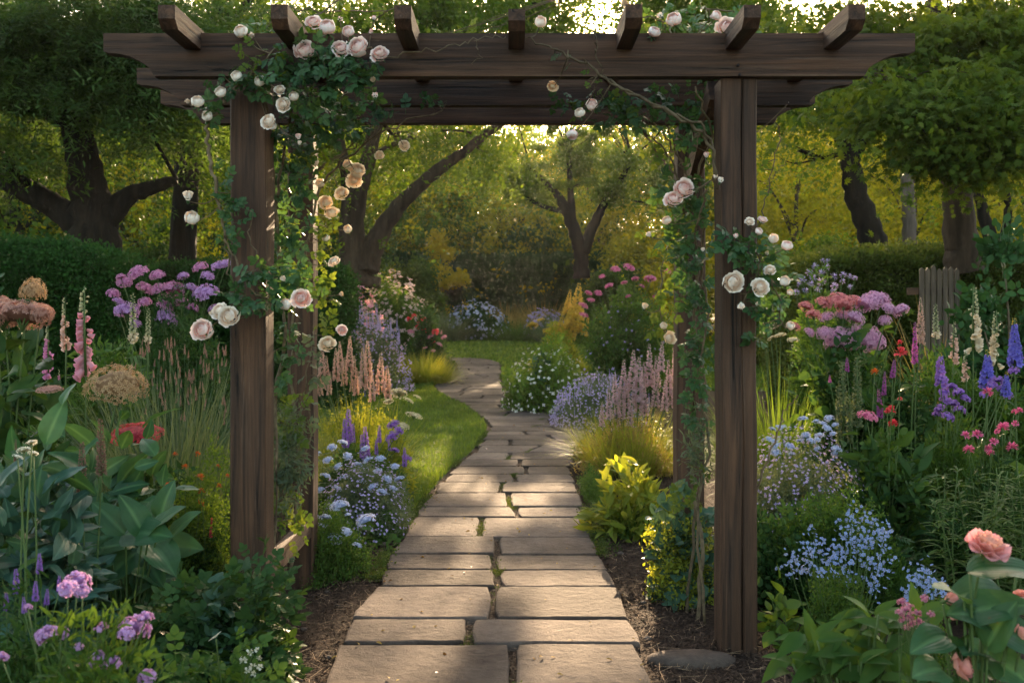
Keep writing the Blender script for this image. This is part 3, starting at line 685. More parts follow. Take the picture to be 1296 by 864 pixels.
# big dark tree at the left
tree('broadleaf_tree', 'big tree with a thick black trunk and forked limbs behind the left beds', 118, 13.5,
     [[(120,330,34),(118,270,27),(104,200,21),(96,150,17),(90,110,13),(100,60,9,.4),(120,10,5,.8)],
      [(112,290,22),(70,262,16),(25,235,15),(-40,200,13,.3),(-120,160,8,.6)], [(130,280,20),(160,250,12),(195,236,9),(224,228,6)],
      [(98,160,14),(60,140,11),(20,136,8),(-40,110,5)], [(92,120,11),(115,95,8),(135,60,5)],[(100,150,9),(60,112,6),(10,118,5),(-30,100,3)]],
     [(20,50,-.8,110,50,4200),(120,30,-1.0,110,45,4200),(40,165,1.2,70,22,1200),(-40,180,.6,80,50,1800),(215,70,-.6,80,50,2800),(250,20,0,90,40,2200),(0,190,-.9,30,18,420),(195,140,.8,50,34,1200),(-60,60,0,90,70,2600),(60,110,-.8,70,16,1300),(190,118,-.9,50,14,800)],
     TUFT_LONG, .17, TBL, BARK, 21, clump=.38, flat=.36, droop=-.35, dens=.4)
# multi-stemmed tree left of centre
tree('broadleaf_tree', 'multi-stemmed tree with one long bough arching right, seen through the pergola', 462, 20,
     [[(452,362,22),(448,320,17),(450,260,12),(466,200,10),(480,150,8),(500,90,6,.5),(520,30,4,.8)], [(462,362,20),(470,320,15),(490,280,11),(520,245,9),(555,215,8),(590,190,6),(622,165,5,.3),(680,130,3,.6)],
      [(446,362,14),(438,300,9),(440,240,8),(430,170,6),(425,80,5),(430,0,4)]],
     [(430,30,0,90,40,1800,14),(330,30,0,80,40,1500,14),(500,175,1,50,16,400,6),(400,200,.5,50,40,900),(520,15,-1,70,26,3000,18),(610,8,-1,60,30,3000,18),(400,15,-1,60,30,2000,13),(660,20,-1,36,20,900,7),(450,175,1.5,50,20,500,6),(560,165,.5,50,14,700,6),(610,180,1.5,40,14,500,5),(500,205,3,40,18,400,5)],
     TUFT_OVAL, .26, TM, BARKG, 22, clump=.6)
# leaf clumps added to this tree, placed to dapple the near path with shade
_h = [(-.58,3.5,.40,.9),(-.52,4.35,.40,.8),(.45,3.55,.40,.95),(.36,4.55,.44,.85),(-.2,5.1,.34,.5),(.12,5.0,.30,.45),(-.36,6.25,.34,.5),(.22,6.4,.26,.42),(-.05,7.3,.36,.6),(.38,7.6,.32,.6),(-.45,8.0,.34,.7)]  # openings left in the added clumps where sun reaches the path
_r = np.random.default_rng(77); SHADE_CLUMPS = []
for _y in np.arange(3.2, 8.3, .30):
    for _x in np.arange(-.95, .95, .17):
        _a, _b = _x+_r.normal()*.03, _y+_r.normal()*.06
        if min(((_a-q[0])/q[2]/1.12)**2+((_b-q[1])/q[3]/1.0)**2 for q in _h) > 1: SHADE_CLUMPS.append((_a,_b,.09,.15))
SHADE_CLUMPS += [(-.2,8.9,.14,.2),(.4,8.6,.2,.4),(-.4,9.1,.25,.4),(.45,9.6,.3,.6),(.1,10.9,.4,.5),(.4,12.2,.4,.6),(-1.2,9.6,.3,.4),(-.9,11.6,.35,.4),(-1.6,12.6,.3,.5),(0,13.6,.5,.5)]
# small tree at the centre right
tree('broadleaf_tree', 'small forked tree rising above the hedge on the centre right', 737, 32,
     [[(736,352,11),(735,320,9),(728,295,8),(716,265,7),(700,240,4),(672,215,3)], [(738,320,8),(748,292,7),(765,258,5),(785,230,4),(800,200,3)],[(726,300,6),(722,240,4),(720,190,3)],[(716,268,4),(690,262,3),(665,250,2)]],
     [(635,215,0,36,22,500,4),(806,214,0,54,26,900,6),(700,86,0,34,8,1000,9,.16),(785,86,0,40,8,1000,9,.16),(640,105,0,40,50,3200,17,.3),(842,105,0,52,52,3800,18,.3),(740,192,0,26,13,520,5,.25),(640,228,0,30,16,500,5,.25),(700,240,0,46,16,420,5,.25),(772,236,0,40,14,380,5,.25),(850,250,0,46,30,1100,7),(630,180,1,40,20,500,5),(870,190,1,46,36,1300,9)],  # dense masses at beam height are added out of sight to shade the beds
     TUFT_OVAL, .34, TM, BARK, 23, clump=.42, flat=.45, dens=.5, sprays_=[(735,215,30,22,5)], boughs=SHADE_CLUMPS)
# leaning tree right
tree('broadleaf_tree', 'leaning tree with a gnarled fork and side boughs right of the pergola', 1105, 19,
     [[(1110,330,20),(1100,290,16),(1082,240,14),(1072,190,11),(1058,150,8),(1050,110,6),(1040,40,4,.5)],[(1078,205,9),(1092,180,7),(1110,165,5),(1150,156,4),(1190,130,3)],[(1075,195,7),(1090,160,5),(1095,120,4)]],
     [(1010,120,0,60,45,1700),(1060,60,.5,90,55,2300),(1120,130,1,60,32,1000),(980,40,.5,70,40,1500),(1160,170,.6,40,24,300),(1010,190,0,40,14,300),(890,12,-1,70,30,2600,15),(862,5,-2,50,26,2400,15),(684,4,-2,44,24,1800,11),(930,20,-1,50,26,1800,12),(960,110,-1,50,20,600,5)],
     TUFT_OVAL, .26, TM, BARK, 24, clump=.5)
# maple at the right with spreading dark sprays
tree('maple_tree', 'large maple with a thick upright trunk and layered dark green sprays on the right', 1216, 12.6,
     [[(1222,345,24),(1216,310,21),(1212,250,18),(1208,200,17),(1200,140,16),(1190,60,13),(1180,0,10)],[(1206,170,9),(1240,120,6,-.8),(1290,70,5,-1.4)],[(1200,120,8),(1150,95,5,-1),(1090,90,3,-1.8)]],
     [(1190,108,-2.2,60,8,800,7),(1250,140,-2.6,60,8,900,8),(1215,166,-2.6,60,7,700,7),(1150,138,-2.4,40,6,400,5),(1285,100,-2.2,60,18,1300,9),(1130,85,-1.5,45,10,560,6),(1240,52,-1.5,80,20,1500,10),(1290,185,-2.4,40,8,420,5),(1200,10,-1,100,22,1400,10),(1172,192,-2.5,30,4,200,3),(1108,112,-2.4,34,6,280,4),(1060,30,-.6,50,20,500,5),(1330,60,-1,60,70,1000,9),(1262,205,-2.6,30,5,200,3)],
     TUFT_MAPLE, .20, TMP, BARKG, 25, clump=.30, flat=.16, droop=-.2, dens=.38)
tree('slender_tree', 'thin black curved trunk just right of the thick maple trunk', 1248, 17, [[(1262,335,9),(1250,290,8),(1238,240,6),(1236,200,5),(1246,150,4),(1260,90,3)],[(1262,330,5),(1276,265,5),(1262,215,4),(1240,190,3),(1215,180,2)]],
     [(1260,110,1,60,40,900),(1240,200,.5,40,20,300)], TUFT_OVAL, .26, TM, BARK, 26, clump=.5)
tree('slender_tree', 'pale grey trunk standing in haze between the leaning tree and the maple', 1151, 26, [[(1154,340,10),(1152,300,9),(1149,250,8),(1146,210,7),(1144,150,6),(1150,80,4)]],
     [(1150,150,0,60,50,900)], TUFT_OVAL, .32, TG, solid('grey bark', (.05,.04,.032),(.13,.10,.08),(8,8,1.4),.95,1,.04), 27, clump=.6)
tree('slender_tree', 'twin thin trunks leaning over the top right corner', 1296, 15, [[(1400,345,14),(1370,200,12),(1330,110,8),(1290,82,6),(1252,50,5),(1228,0,4),(1215,-40,3)],[(1330,108,6),(1290,60,5),(1256,25,4),(1235,-20,3)]],
     [(1290,20,1,90,60,1500)], TUFT_OVAL, .22, TM, BARK, 28, clump=.45)
tree('slender_tree', 'dark forked trunk rising behind the left end of the pergola top', 262, 16.5, [[(230,345,17),(238,200,15),(250,90,12),(266,40,11),(282,-10,9),(290,-60,6)],[(264,44,8),(285,22,6),(310,8,5),(340,-30,4)]],
     [(310,30,1,80,45,1100),(250,130,.8,70,50,1300),(250,230,.8,60,45,1100)], TUFT_OVAL, .24, TM, BARK, 29, clump=.5)

# woodland beyond the hedge: a few built trees, copied
def far_tree(name, label, h, w, n, size, lm, bm, seed, T_=TUFT_OVAL, clump=1.0):
    n = int(n*.42); rg = np.random.default_rng(seed); root = thing(name, label, 'tree', (0,0,0), 'trees of the hazy woodland behind the hedge')
    tg = G(); s = smoothline([(0,0,-.2),(rg.normal()*.2,0,h*.3),(rg.normal()*.4,rg.normal()*.3,h*.6),(rg.normal()*.5,0,h*.92)], 5)
    tg.tube(s, np.linspace(.024*h,.03,len(s)), 9, 0, .5, True, .1, rg); cg = G()
    for i in range(9):
        t = i/8; a = i*2.4+rg.random(); zc = h*(.20+.66*t); rr = w*.5*math.sin(math.pi*(.2+.7*t))
        c = np.array([math.cos(a)*rr*.9, math.sin(a)*rr*.9, zc]); tg.tube(smoothline([s[int(min(len(s)-1, (zc/h*.8)*len(s)))], c*[.5,.5,.95], c], 4), np.linspace(.008*h,.01,9), 5)
        crown(cg, rg, c, (w*.34,w*.34,h*.15), n//9, T_, size, clump, .4, -.15, shell=.4)
    tg.build('trunk', bm, root); cg.build('crown', lm, root); return root
fts = [far_tree('woodland_tree', 'broad green tree of the hazy woodland behind the hedge', 11, 8, 4600, .62, TM, BARK, 31),
       far_tree('woodland_tree', 'golden leaved tree of the hazy woodland behind the hedge', 9, 7.5, 3800, .55, TG, BARKG, 32),
       far_tree('woodland_tree', 'tall green tree of the hazy woodland behind the hedge', 14, 8.5, 5200, .66, TM, BARK, 33),
       far_tree('woodland_tree', 'dark green tree of the woodland on the far left', 11, 8.5, 5400, .6, TD, BARK, 34)]
spots = [(0,430,50,1.1),(1,550,52,1.3),(0,600,54,1.25),(1,690,58,1.0),(0,885,50,1.35),(1,960,40,1.0),(1,1040,46,1.15),(1,1110,38,1.05),(1,1190,44,1.25),(1,1260,42,1.1),(1,1350,44,1.2),
         (2,360,58,.9),(3,290,34,.95),(3,150,34,1.1),(3,60,30,1.0),(3,-60,34,1.1),(1,225,40,1.1),(1,340,42,1.0),(0,920,62,1.0),(1,1000,56,1.4),(1,1080,58,1.5),(0,1200,60,1.3),(1,1290,34,.9),
         (0,500,64,.95),(2,100,52,1.0),(0,250,56,1.0),(2,-80,50,1.1),(1,170,26,.62),(0,20,24,.8),(1,1000,30,.75),
         (2,450,62,1.1),(2,520,58,1.1),(1,760,53,1.12),(1,640,53,1.1),(2,700,70,1.0),(2,795,72,1.05),(2,745,76,1.05),(1,600,52,1.1),(0,950,60,1.4),(1,890,46,1.1),(1,1150,32,.8),(1,400,50,1.1)]
for i, (k, px, Y, sc) in enumerate(spots):
    x = X(px, Y); copy_thing(fts[k], (x, Y, gz(x,Y)), rz=i*1.7, scale=sc)
FTS = fts
for f in fts:
    for c in list(f.children): bpy.data.objects.remove(c)
    bpy.data.objects.remove(f)
# shrubs under the trees
def shrub(name, label, px, Y, wpx, top, lm, n=3500, size=.16, T_=TUFT_OVAL, seed=1, dep=None, cat='shrub', group=None, core=True):
    n = int(n*.45);     rg = np.random.default_rng(seed); x = X(px,Y); z0 = gz(x,Y); root = thing(name, label, cat, (x,Y,z0), group); w = wpx/2/FPX*Y; h = ZZ(top,Y)-z0; dep = dep or min(w, 2.2)
    g = G(); m = max(14, int(n/60)); d = sph(rg, m); d[:,2] = np.abs(d[:,2])
    cc = d*[w*.86,dep*.86,h*.9]*(.72+.3*rg.random((m,1))); cc[:,2] += .02; k = rg.integers(0,m,n); cl = .16*min(w,h)
    p = cc[k]+rg.normal(size=(n,3))*cl*[1,1,.7]; p[:,2] = np.maximum(p[:,2], .02)
    dd = unit(d[k]+rg.normal(size=(n,3))*.5+[0,0,.2]); s = size*(.6+.8*rg.random(n)); cr = rg.random(m)
    g.add(T_, frames(dd, unit(rg.normal(size=(n,3))*.6+[0,0,1]), 0, s, s, s), p, np.clip(cr[k]*.5+rg.random(n)*.5,0,1))
    g.build('foliage', lm, root)
    sg = G()
    for i in range(9):
        e = cc[rg.integers(0,m)]*.9; sg.tube(smoothline([(rg.normal()*.05,rg.normal()*.05,-.02), e*[.4,.4,.5], e], 4), np.linspace(.012*h+.006,.004,9), 5)
    sg.build('stem', CANE, root); return root
def hedge(name, label, x0, x1, y0, y1, h, lm, n, size, seed=1, round_=.12, group=None):
    """clipped hedge: a solid twiggy body with leaf clumps all over it"""
    rg = np.random.default_rng(seed); xc, yc = (x0+x1)/2, (y0+y1)/2; zb = gz(xc,yc); root = thing(name, label, 'hedge', (xc,yc,zb), group)
    a, b = (x1-x0)/2, (y1-y0)/2; g = G(); c = G()
    c.box((-a+.12,-b+.12,-.3),(a-.12,b-.12,h-.14)); c.build('branches', solid('hedge twigs', (.006,.008,.004),(.015,.018,.008)), root)
    u = rg.random((n,3))*2-1; face = rg.choice(4, n, p=[.42,.34,.12,.12]); p = u*[a,b,h/2]+[0,0,h/2]
    p[face==0,1] = -b; p[face==1,2] = h; p[face==2,0] = -a; p[face==3,0] = a
    nd = np.zeros((n,3)); nd[face==0,1]=-1; nd[face==1,2]=1; nd[face==2,0]=-1; nd[face==3,0]=1
    lump = .5*np.sin(p[:,0]*2.3+seed)+.5*np.sin(p[:,0]*.9+p[:,2]*3.)+.4*np.sin(p[:,2]*5+p[:,0]*4)
    p += nd*(lump*.05+rg.normal(size=n)*.05)[:,None]
    ed = np.maximum(np.abs(p[:,0])/a, np.abs(p[:,1])/b); p[:,2] -= round_*h*np.clip(ed-.8,0,1)*(p[:,2]/h)*2
    s = size*(.6+.8*rg.random(n))
    g.add(TUFT_FINE, frames(unit(nd+rg.normal(size=(n,3))*.5+[0,0,.3]), unit(rg.normal(size=(n,3))+[0,0,1]), 0, s, s, s), p, rg.random(n)); g.build('foliage', lm, root); return root
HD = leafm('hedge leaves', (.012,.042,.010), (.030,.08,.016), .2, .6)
HL = leafm('hedge leaves tinted as sunlit', (.04,.075,.016), (.09,.12,.03), .4, .45)  # lighter copy of the hedge green, sunlight put into the colour
LF0 = leafm('bright gold leaves', (.32,.30,.02), (.5,.42,.03), .6)
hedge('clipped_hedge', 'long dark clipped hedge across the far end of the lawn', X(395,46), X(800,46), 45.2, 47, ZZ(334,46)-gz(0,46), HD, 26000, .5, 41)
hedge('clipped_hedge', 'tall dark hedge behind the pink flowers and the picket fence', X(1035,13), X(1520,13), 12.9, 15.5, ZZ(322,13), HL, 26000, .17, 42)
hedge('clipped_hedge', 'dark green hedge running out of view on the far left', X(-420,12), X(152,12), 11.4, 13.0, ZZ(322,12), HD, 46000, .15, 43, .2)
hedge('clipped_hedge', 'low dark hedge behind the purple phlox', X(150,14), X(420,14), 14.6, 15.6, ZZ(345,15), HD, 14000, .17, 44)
shrub('rounded_shrub', 'pale green rounded shrub left of the distant golden sapling', 600, 48.5, 150, 288, TM, 5600, .55, seed=51)
shrub('rounded_shrub', 'grey green rounded shrub just left of the small forked tree', 668, 48, 130, 278, TBL, 5600, .5, seed=52)
shrub('rounded_shrub', 'dense green shrub hugging the foot of the small forked tree', 770, 36, 90, 320, TBL, 4000, .35, seed=53)
shrub('golden_sapling', 'small golden leaved sapling glowing above the far hedge', 566, 44.6, 56, 262, LF0, 1000, .5, seed=54, cat='sapling')
shrub('rounded_shrub', 'golden green shrub behind the right post of the pergola', 990, 24, 150, 292, TM, 5000, .28, seed=55)
shrub('rounded_shrub', 'bushy green shrub beneath the leaning tree', 1060, 22, 150, 285, TM, 4200, .26, seed=56)
shrub('rounded_shrub', 'soft green shrub behind the purple phlox on the left', 200, 20, 150, 262, TBL, 4200, .25, seed=57)
shrub('rounded_shrub', 'dark shrub at the foot of the arching multi-stemmed tree', 400, 21, 90, 320, TM, 2600, .25, seed=58)
shrub('rounded_shrub', 'green shrub between the multi-stemmed tree and the far hedge', 515, 42, 110, 318, TM, 3200, .42, seed=59)
shrub('rounded_shrub', 'golden shrub behind the small forked tree', 800, 44, 130, 300, TG, 3200, .45, seed=60)
shrub('broadleaf_shrub', 'dark glossy shrub with rounded leaves above the delphiniums', 1285, 8.2, 175, 285, leafm('glossy dark leaves', (.02,.055,.018),(.04,.10,.03), .25, .35), 3000, .15, TUFT_LEAFY, seed=61, dep=.7)
# ---------------------------------------------------------------- garden plants
LF = dict(
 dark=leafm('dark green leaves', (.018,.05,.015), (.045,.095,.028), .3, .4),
 mid=leafm('mid green leaves', (.035,.085,.018), (.075,.14,.032), .4, .45),
 fresh=leafm('fresh green leaves', (.06,.13,.02), (.12,.19,.04), .45, .45),
 blue=leafm('blue green leaves', (.035,.085,.055), (.07,.13,.085), .3, .4),
 grey=leafm('grey green leaves', (.07,.11,.07), (.13,.17,.11), .35, .6),
 lime=leafm('yellow green leaves', (.14,.20,.025), (.26,.29,.05), .5, .45),
 gold=leafm('gold leaves', (.30,.26,.03), (.45,.36,.06), .55, .5),
 straw=leafm('straw grass', (.16,.14,.05), (.30,.24,.11), .5, .6),
 hosta=leafm('broad ribbed leaves', (.03,.09,.04), (.055,.13,.055), .35, .35, rib=.5),
 blueb=leafm('broad blue green leaves', (.03,.08,.06), (.055,.12,.085), .3, .38, rib=.4),
 rosel=leafm('rose leaves', (.02,.065,.028), (.05,.11,.04), .35, .33, rib=.3),
 rosey=leafm('rose leaves tinted as backlit', (.04,.09,.02), (.12,.17,.03), .45, .5, backlit=(.45,.36,.04)),  # yellow of leaves lit from behind, put into their own colour
 striped=leafm('sword leaves', (.045,.10,.035), (.12,.19,.07), .4, .4))
def pm(name, a, b, **k): return petalm(name, a, b, **k)
YC = petalm('yellow flower centre', (.45,.30,.04), (.7,.5,.08))
GC = petalm('green flower centre', (.12,.16,.05), (.2,.25,.08))
def base(px, Y): x = X(px, Y); return (x, Y, gz(x, Y))
def loc(root, px, py, dy=0): Y = root.location.y+dy; return Vector((X(px,Y), Y, ZZ(py,Y)))-root.location
def W_(wpx, Y): return wpx/FPX*Y

def foliage_mound(root, rg, w, dep, h, n, tm, size, lm, up=.35, inner=.35, name='foliage', z0=.02, stems=10, upj=.6, sm=None, shell=.6):
    g = G(); d = sph(rg, n); d[:,2] = np.abs(d[:,2]); r = (shell+(1-shell)*rg.random(n)); r = np.where(rg.random(n) < inner, r*.65, r)
    lump = 1+.13*np.sin(d[:,0]*5+rg.random()*6)+.13*np.sin(d[:,2]*6+d[:,0]*4+rg.random()*6)
    p = d*[w/2, dep/2, h]*(r*lump)[:,None]; p[:,2] = np.maximum(p[:,2], z0)
    dd = unit(d*[1,1,.7]+rg.normal(size=(n,3))*.45+[0,0,up]); s = size*(.6+.75*rg.random(n))
    g.add(tm, frames(dd, unit(rg.normal(size=(n,3))*upj+[0,-.25,1]), 0, s, s, s), p-dd*s[:,None]*.5, np.clip(.15+.7*rg.random(n)+.15*rg.normal(size=n),0,1))
    o = g.build(name, lm, root)
    if stems:
        sg = G()
        for i in range(stems):
            e = p[rg.integers(n)]; b = np.array([e[0]*.3, e[1]*.3, -.02]); sg.tube(smoothline([b, (b+e)/2+[0,0,.06*h]+rg.normal(size=3)*.03*h, e], 4), np.linspace(.0035+.003*h, .0015, 9), 5)
        sg.build('stem', sm or STEM, root)
    return o
def blades(root, rg, w, dep, h, n, lm, wid=.03, spread=.5, name='foliage', templates=None, hv=.35, base_frac=.5):
    g = G(); ts = templates or [bladeT(wid*k, 6, b, .25) for k, b in ((1,.15),(1,.35),(.9,.6),(1.1,.9))]
    for k, t in enumerate(ts):
        m = n//len(ts); a = rg.random(m)*6.283; rr = np.sqrt(rg.random(m)); bx = np.cos(a)*rr*w/2*base_frac; by = np.sin(a)*rr*dep/2*base_frac
        th = a+rg.normal(size=m)*.5; L = h*(1-hv*rg.random(m))*(1.05-.15*rr); out = spread*rr*(.5+rg.random(m)); c, s_ = np.cos(th), np.sin(th)
        M = np.zeros((m,3,3)); zd = unit(np.column_stack([c*out, s_*out, np.ones(m)])); xd = unit(np.column_stack([c, s_, -out])); yd = np.cross(zd, xd)
        M[:,:,0] = xd*L[:,None]; M[:,:,1] = yd*L[:,None]; M[:,:,2] = zd*L[:,None]
        g.add(t, M, np.column_stack([bx, by, np.full(m,-.01)]), rg.random(m))
    return g.build(name, lm, root)
def florets(root, rg, pts, dirs, tm, size, mats, name='blossoms', stalk=None, kind='stuff'):
    g = G(); n = len(pts); s = size*(.7+.6*rg.random(n))
    z = unit(dirs+rg.normal(size=(n,3))*.35); x = unit(np.cross(z, rg.normal(size=(n,3)))); y = np.cross(z, x); M = np.stack([x,y,z], -1)*s[:,None,None]
    g.add(tm, M, pts, rg.random(n)); return g.build(name, mats, root, **({'kind': kind} if kind else {}))
def dome_pts(rg, w, dep, h, n, top=.45, k=1.0):
    d = sph(rg, n*3); d = d[d[:,2] > top-.55][:n]; d[:,2] = np.abs(d[:,2]); return d*[w/2*k,dep/2*k,h*k]*(.86+.2*rg.random((len(d),1))), d

FH = {}
def dome_head(key, flat, n, tm, fs, mats, seed=1, gap=0):
    """rounded flower head of many small florets, radius 1, facing +Z; flat = height of the dome"""
    if key in FH: return FH[key]
    rg = np.random.default_rng(seed); g = G(); d = sph(rg, n*2); d = d[d[:,2] > -.25][:n]; m = len(d)
    lump = 1+.06*np.sin(d[:,0]*9+seed)+.06*np.sin(d[:,1]*8)+rg.normal(size=m)*.03
    p = d*[1,1,flat]*lump[:,None]; z = unit(d/[1,1,flat]+rg.normal(size=(m,3))*.2); x = unit(np.cross(z, rg.normal(size=(m,3)))); y = np.cross(z, x); s = fs*(.75+.5*rg.random(m))
    g.add(tm, np.stack([x,y,z],-1)*s[:,None,None], p, rg.random(m))
    for i in range(7):
        a = i*.9; e = np.array([math.cos(a)*.6, math.sin(a)*.6, .25*flat]); g.tube([(0,0,-.5*flat-.25), e*[.4,.4,0]-[0,0,.1], e], [.05,.035,.02], 4, len(mats)-1)
    th = np.linspace(0, 2*np.pi, 10, endpoint=False); v = [(0,0,-.3*flat)]; 
    rings = [(.45,-.1*flat),(.78,.08*flat),(.66,.46*flat),(.33,.70*flat)]
    for r_, z_ in rings: v += [(r_*math.cos(t), r_*math.sin(t), z_) for t in th]
    v.append((0,0,.78*flat)); f = [(0,1+(i+1)%10,1+i) for i in range(10)]
    for q in range(3): f += [(1+q*10+i, 1+q*10+(i+1)%10, 11+q*10+(i+1)%10, 11+q*10+i) for i in range(10)]
    f += [(31+i, 31+(i+1)%10, len(v)-1) for i in range(10)]
    g.poly(v, f, 0, .05, .0); FH[key] = g.mesh(key, mats); return FH[key]
def spike_head(key, n, tm, mats, fs, rad, taper=.25, turns=None, seed=1, droopy=0, gappy=0, budfrac=.0, rough=.3):
    """upright flower spike, height 1 along +Z"""
    if key in FH: return FH[key]
    rg = np.random.default_rng(seed); g = G(); t = np.linspace(0, 1, n)+rg.normal(size=n)*.01; t = np.clip(t,0,1)
    a = np.arange(n)*2.399+rg.normal(size=n)*rough; r = rad*(1-(1-taper)*t**1.3)*(1+rg.normal(size=n)*rough*.4); s = fs*(1-(1-taper)*t**1.5)*(.85+.3*rg.random(n))
    out = np.column_stack([np.cos(a), np.sin(a), np.full(n, .25-droopy)]); z = unit(out+rg.normal(size=(n,3))*.2); x = unit(np.cross(z, np.array([0,0,1.])+rg.normal(size=(n,3))*.1)); y = np.cross(z, x)
    p = np.column_stack([np.cos(a)*r, np.sin(a)*r, t]); keep = rg.random(n) > gappy
    b = t > 1-budfrac
    mt = 1 if len(mats) > 2 else 0
    g.add(tm, (np.stack([x,y,z],-1)*s[:,None,None])[keep&~b], p[keep&~b], rg.random((keep&~b).sum()), 0)
    if b.any(): g.add(FL_UP, (np.stack([x,y,z],-1)*s[:,None,None]*.8)[keep&b], p[keep&b], rg.random((keep&b).sum()), mt)
    g.tube([(0,0,-.02),(0.01,0,.5),(0,0,1.0)], [.018,.013,.006], 5, len(mats)-1); FH[key] = g.mesh(key, mats); return FH[key]
def bellT(n=7):
    """nodding foxglove bell hanging from the origin, opening outward and down along +Z"""
    prof = [(.10,0),(.26,.2),(.34,.5),(.36,.85),(.50,1.05)]; v=[]; f=[]; g=[]
    for k,(r,z) in enumerate(prof):
        for i in range(n):
            a=2*math.pi*i/n; rr=r*(1+(.12 if k==4 and i in (0,1) else 0)); v.append((rr*math.cos(a), rr*math.sin(a), z)); g.append(k/4)
    for k in range(4): f += [(k*n+i, k*n+(i+1)%n, (k+1)*n+(i+1)%n, (k+1)*n+i) for i in range(n)]
    f.append(tuple(range(n))[::-1]); return T(v, f, g)
BELL = bellT()
def foxglove_head(key, mats, seed=1, n=34, budfrac=.35, one=False):
    if key in FH: return FH[key]
    rg = np.random.default_rng(seed); g = G()
    t = np.linspace(0,1,n); 
    for i in range(n):
        a = -1.57+rg.normal()*1.1 if not one else i*2.4; q = t[i]; s = .112*(1-.72*q**1.1)*(.9+.2*rg.random()); dn = -1.0+1.3*q
        z = unit(np.array([math.cos(a), math.sin(a), dn])); x = unit(np.cross(z, [0,0,1])); y = np.cross(z, x); r = .022
        M = np.stack([x,y,z], -1)*s
        if q > 1-budfrac: M = M*np.array([.75,.75,.75])
        g.add(BELL, M, [(math.cos(a)*r, math.sin(a)*r, q)], [rg.random()], 1 if q > 1-budfrac else 0)
        g.add(DIA, frames([math.cos(a), math.sin(a), .3], (0,0,1), 0, s*.6, s*.6, s*.6), [(0,0,q+.01)], [rg.random()], 2)
    g.tube([(0,0,-.05),(.012,0,.5),(0,0,1.04)], [.018,.014,.006], 5, 2); FH[key] = g.mesh(key, mats); return FH[key]
def pompom(key, mats, seed=1, n=70, w=.25):
    if key in FH: return FH[key]
    rg = np.random.default_rng(seed); g = G(); d = sph(rg, n); d = d[d[:,2] > -.5]; m = len(d); p = petalT(w, .75, .3, 2, 2, .2)
    g.add(p, frames(d, unit(np.array([0,0,1.])+rg.normal(size=(m,3))*.2), 0, 1, 1, 1), d*.25, rg.random(m), 0)
    g.tube([(0,0,-.75),(0,0,-.2)], [.12,.3], 6, len(mats)-1); FH[key] = g.mesh(key, mats); return FH[key]
def head(root, me, name, p, s, rot=(0,0,0), sc=None, **k): return put(name, me, root, p, rot, sc if sc else s, **k)
def stalk(g, a, b, r=.0025, bow=.03, rg=None, leaf=None):
    a = np.array(a, float); b = np.array(b, float); m = a*.45+b*.55; m[:2] += (a[:2]-b[:2])*.25 + (rg.normal(size=2)*bow if rg is not None else 0)
    g.tube(smoothline([a, m, b], 4), np.linspace(r*1.4, r*.8, 9), 5)
def heads_on_stalks(root, rg, items, me, size, name='flower_head', foot=.25, r=.0028, face=-.5, flat=False, dyj=.15, sizes=None, sm=None, jig=.25):
    """items: (px, py[, size in px[, mesh]]) places read from the photograph; each head is its own part on a stalk"""
    sg = G(); Y = root.location.y
    for i, it in enumerate(items):
        dy = rg.uniform(-dyj, dyj*.5); p = loc(root, it[0], it[1], dy); s = (it[2]/2/FPX*(Y+dy)) if len(it) > 2 and it[2] else size; m = it[3] if len(it) > 3 else me
        head(root, m, name, p, s, (face*-1*rg.uniform(.4,1.1), rg.normal()*jig, rg.random()*6.28))
        stalk(sg, (p[0]*foot+rg.normal()*.02, p[1]*foot, 0), (p[0], p[1]+.1*s, p[2]-s*.35), r, .02, rg)
    sg.build('stem', sm or STEM, root)
def spikes(root, rg, items, me, name='flower_spike', foot=.5, rad=1.0, r=.003, dyj=.12, leaves=None, lsize=.05, lean=.0, sm=None):
    """items: (px of the top, py of the top, py of the lowest flower[, mesh[, width factor]])"""
    sg = G(); lg = G(); Y = root.location.y
    for i, it in enumerate(items):
        dy = rg.uniform(-dyj, dyj); top = loc(root, it[0], it[1], dy); bot = loc(root, it[0]+lean+rg.normal()*1.2, it[2], dy); h = (top-bot).length
        m = it[3] if len(it) > 3 and it[3] else me; k = (it[4] if len(it) > 4 else 1)*rad
        q = (top-bot).to_track_quat('Z','Y').to_euler(); 
        o = put(name, m, root, bot, q, (h*k, h*k, h)); o.rotation_euler.rotate_axis('Z', rg.random()*.8-.4)
        a = np.array([bot[0]*foot+rg.normal()*.02, bot[1]*foot, 0]); stalk(sg, a, bot, r, .015, rg)
        if leaves is not None:
            nl = 14; t = rg.random(nl); pp = a+(np.array(bot)-a)*t[:,None]; dd = unit(rg.normal(size=(nl,3))*[1,1,.2]+[0,0,.5])
            s = lsize*(1.2-.7*t); lg.add(leaves[0], frames(dd, (0,0,1), 0, s, s, s), pp, rg.random(nl))
    sg.build('stem', sm or STEM, root)
    if lg.v: lg.build('stem_leaves', leaves[1], root)

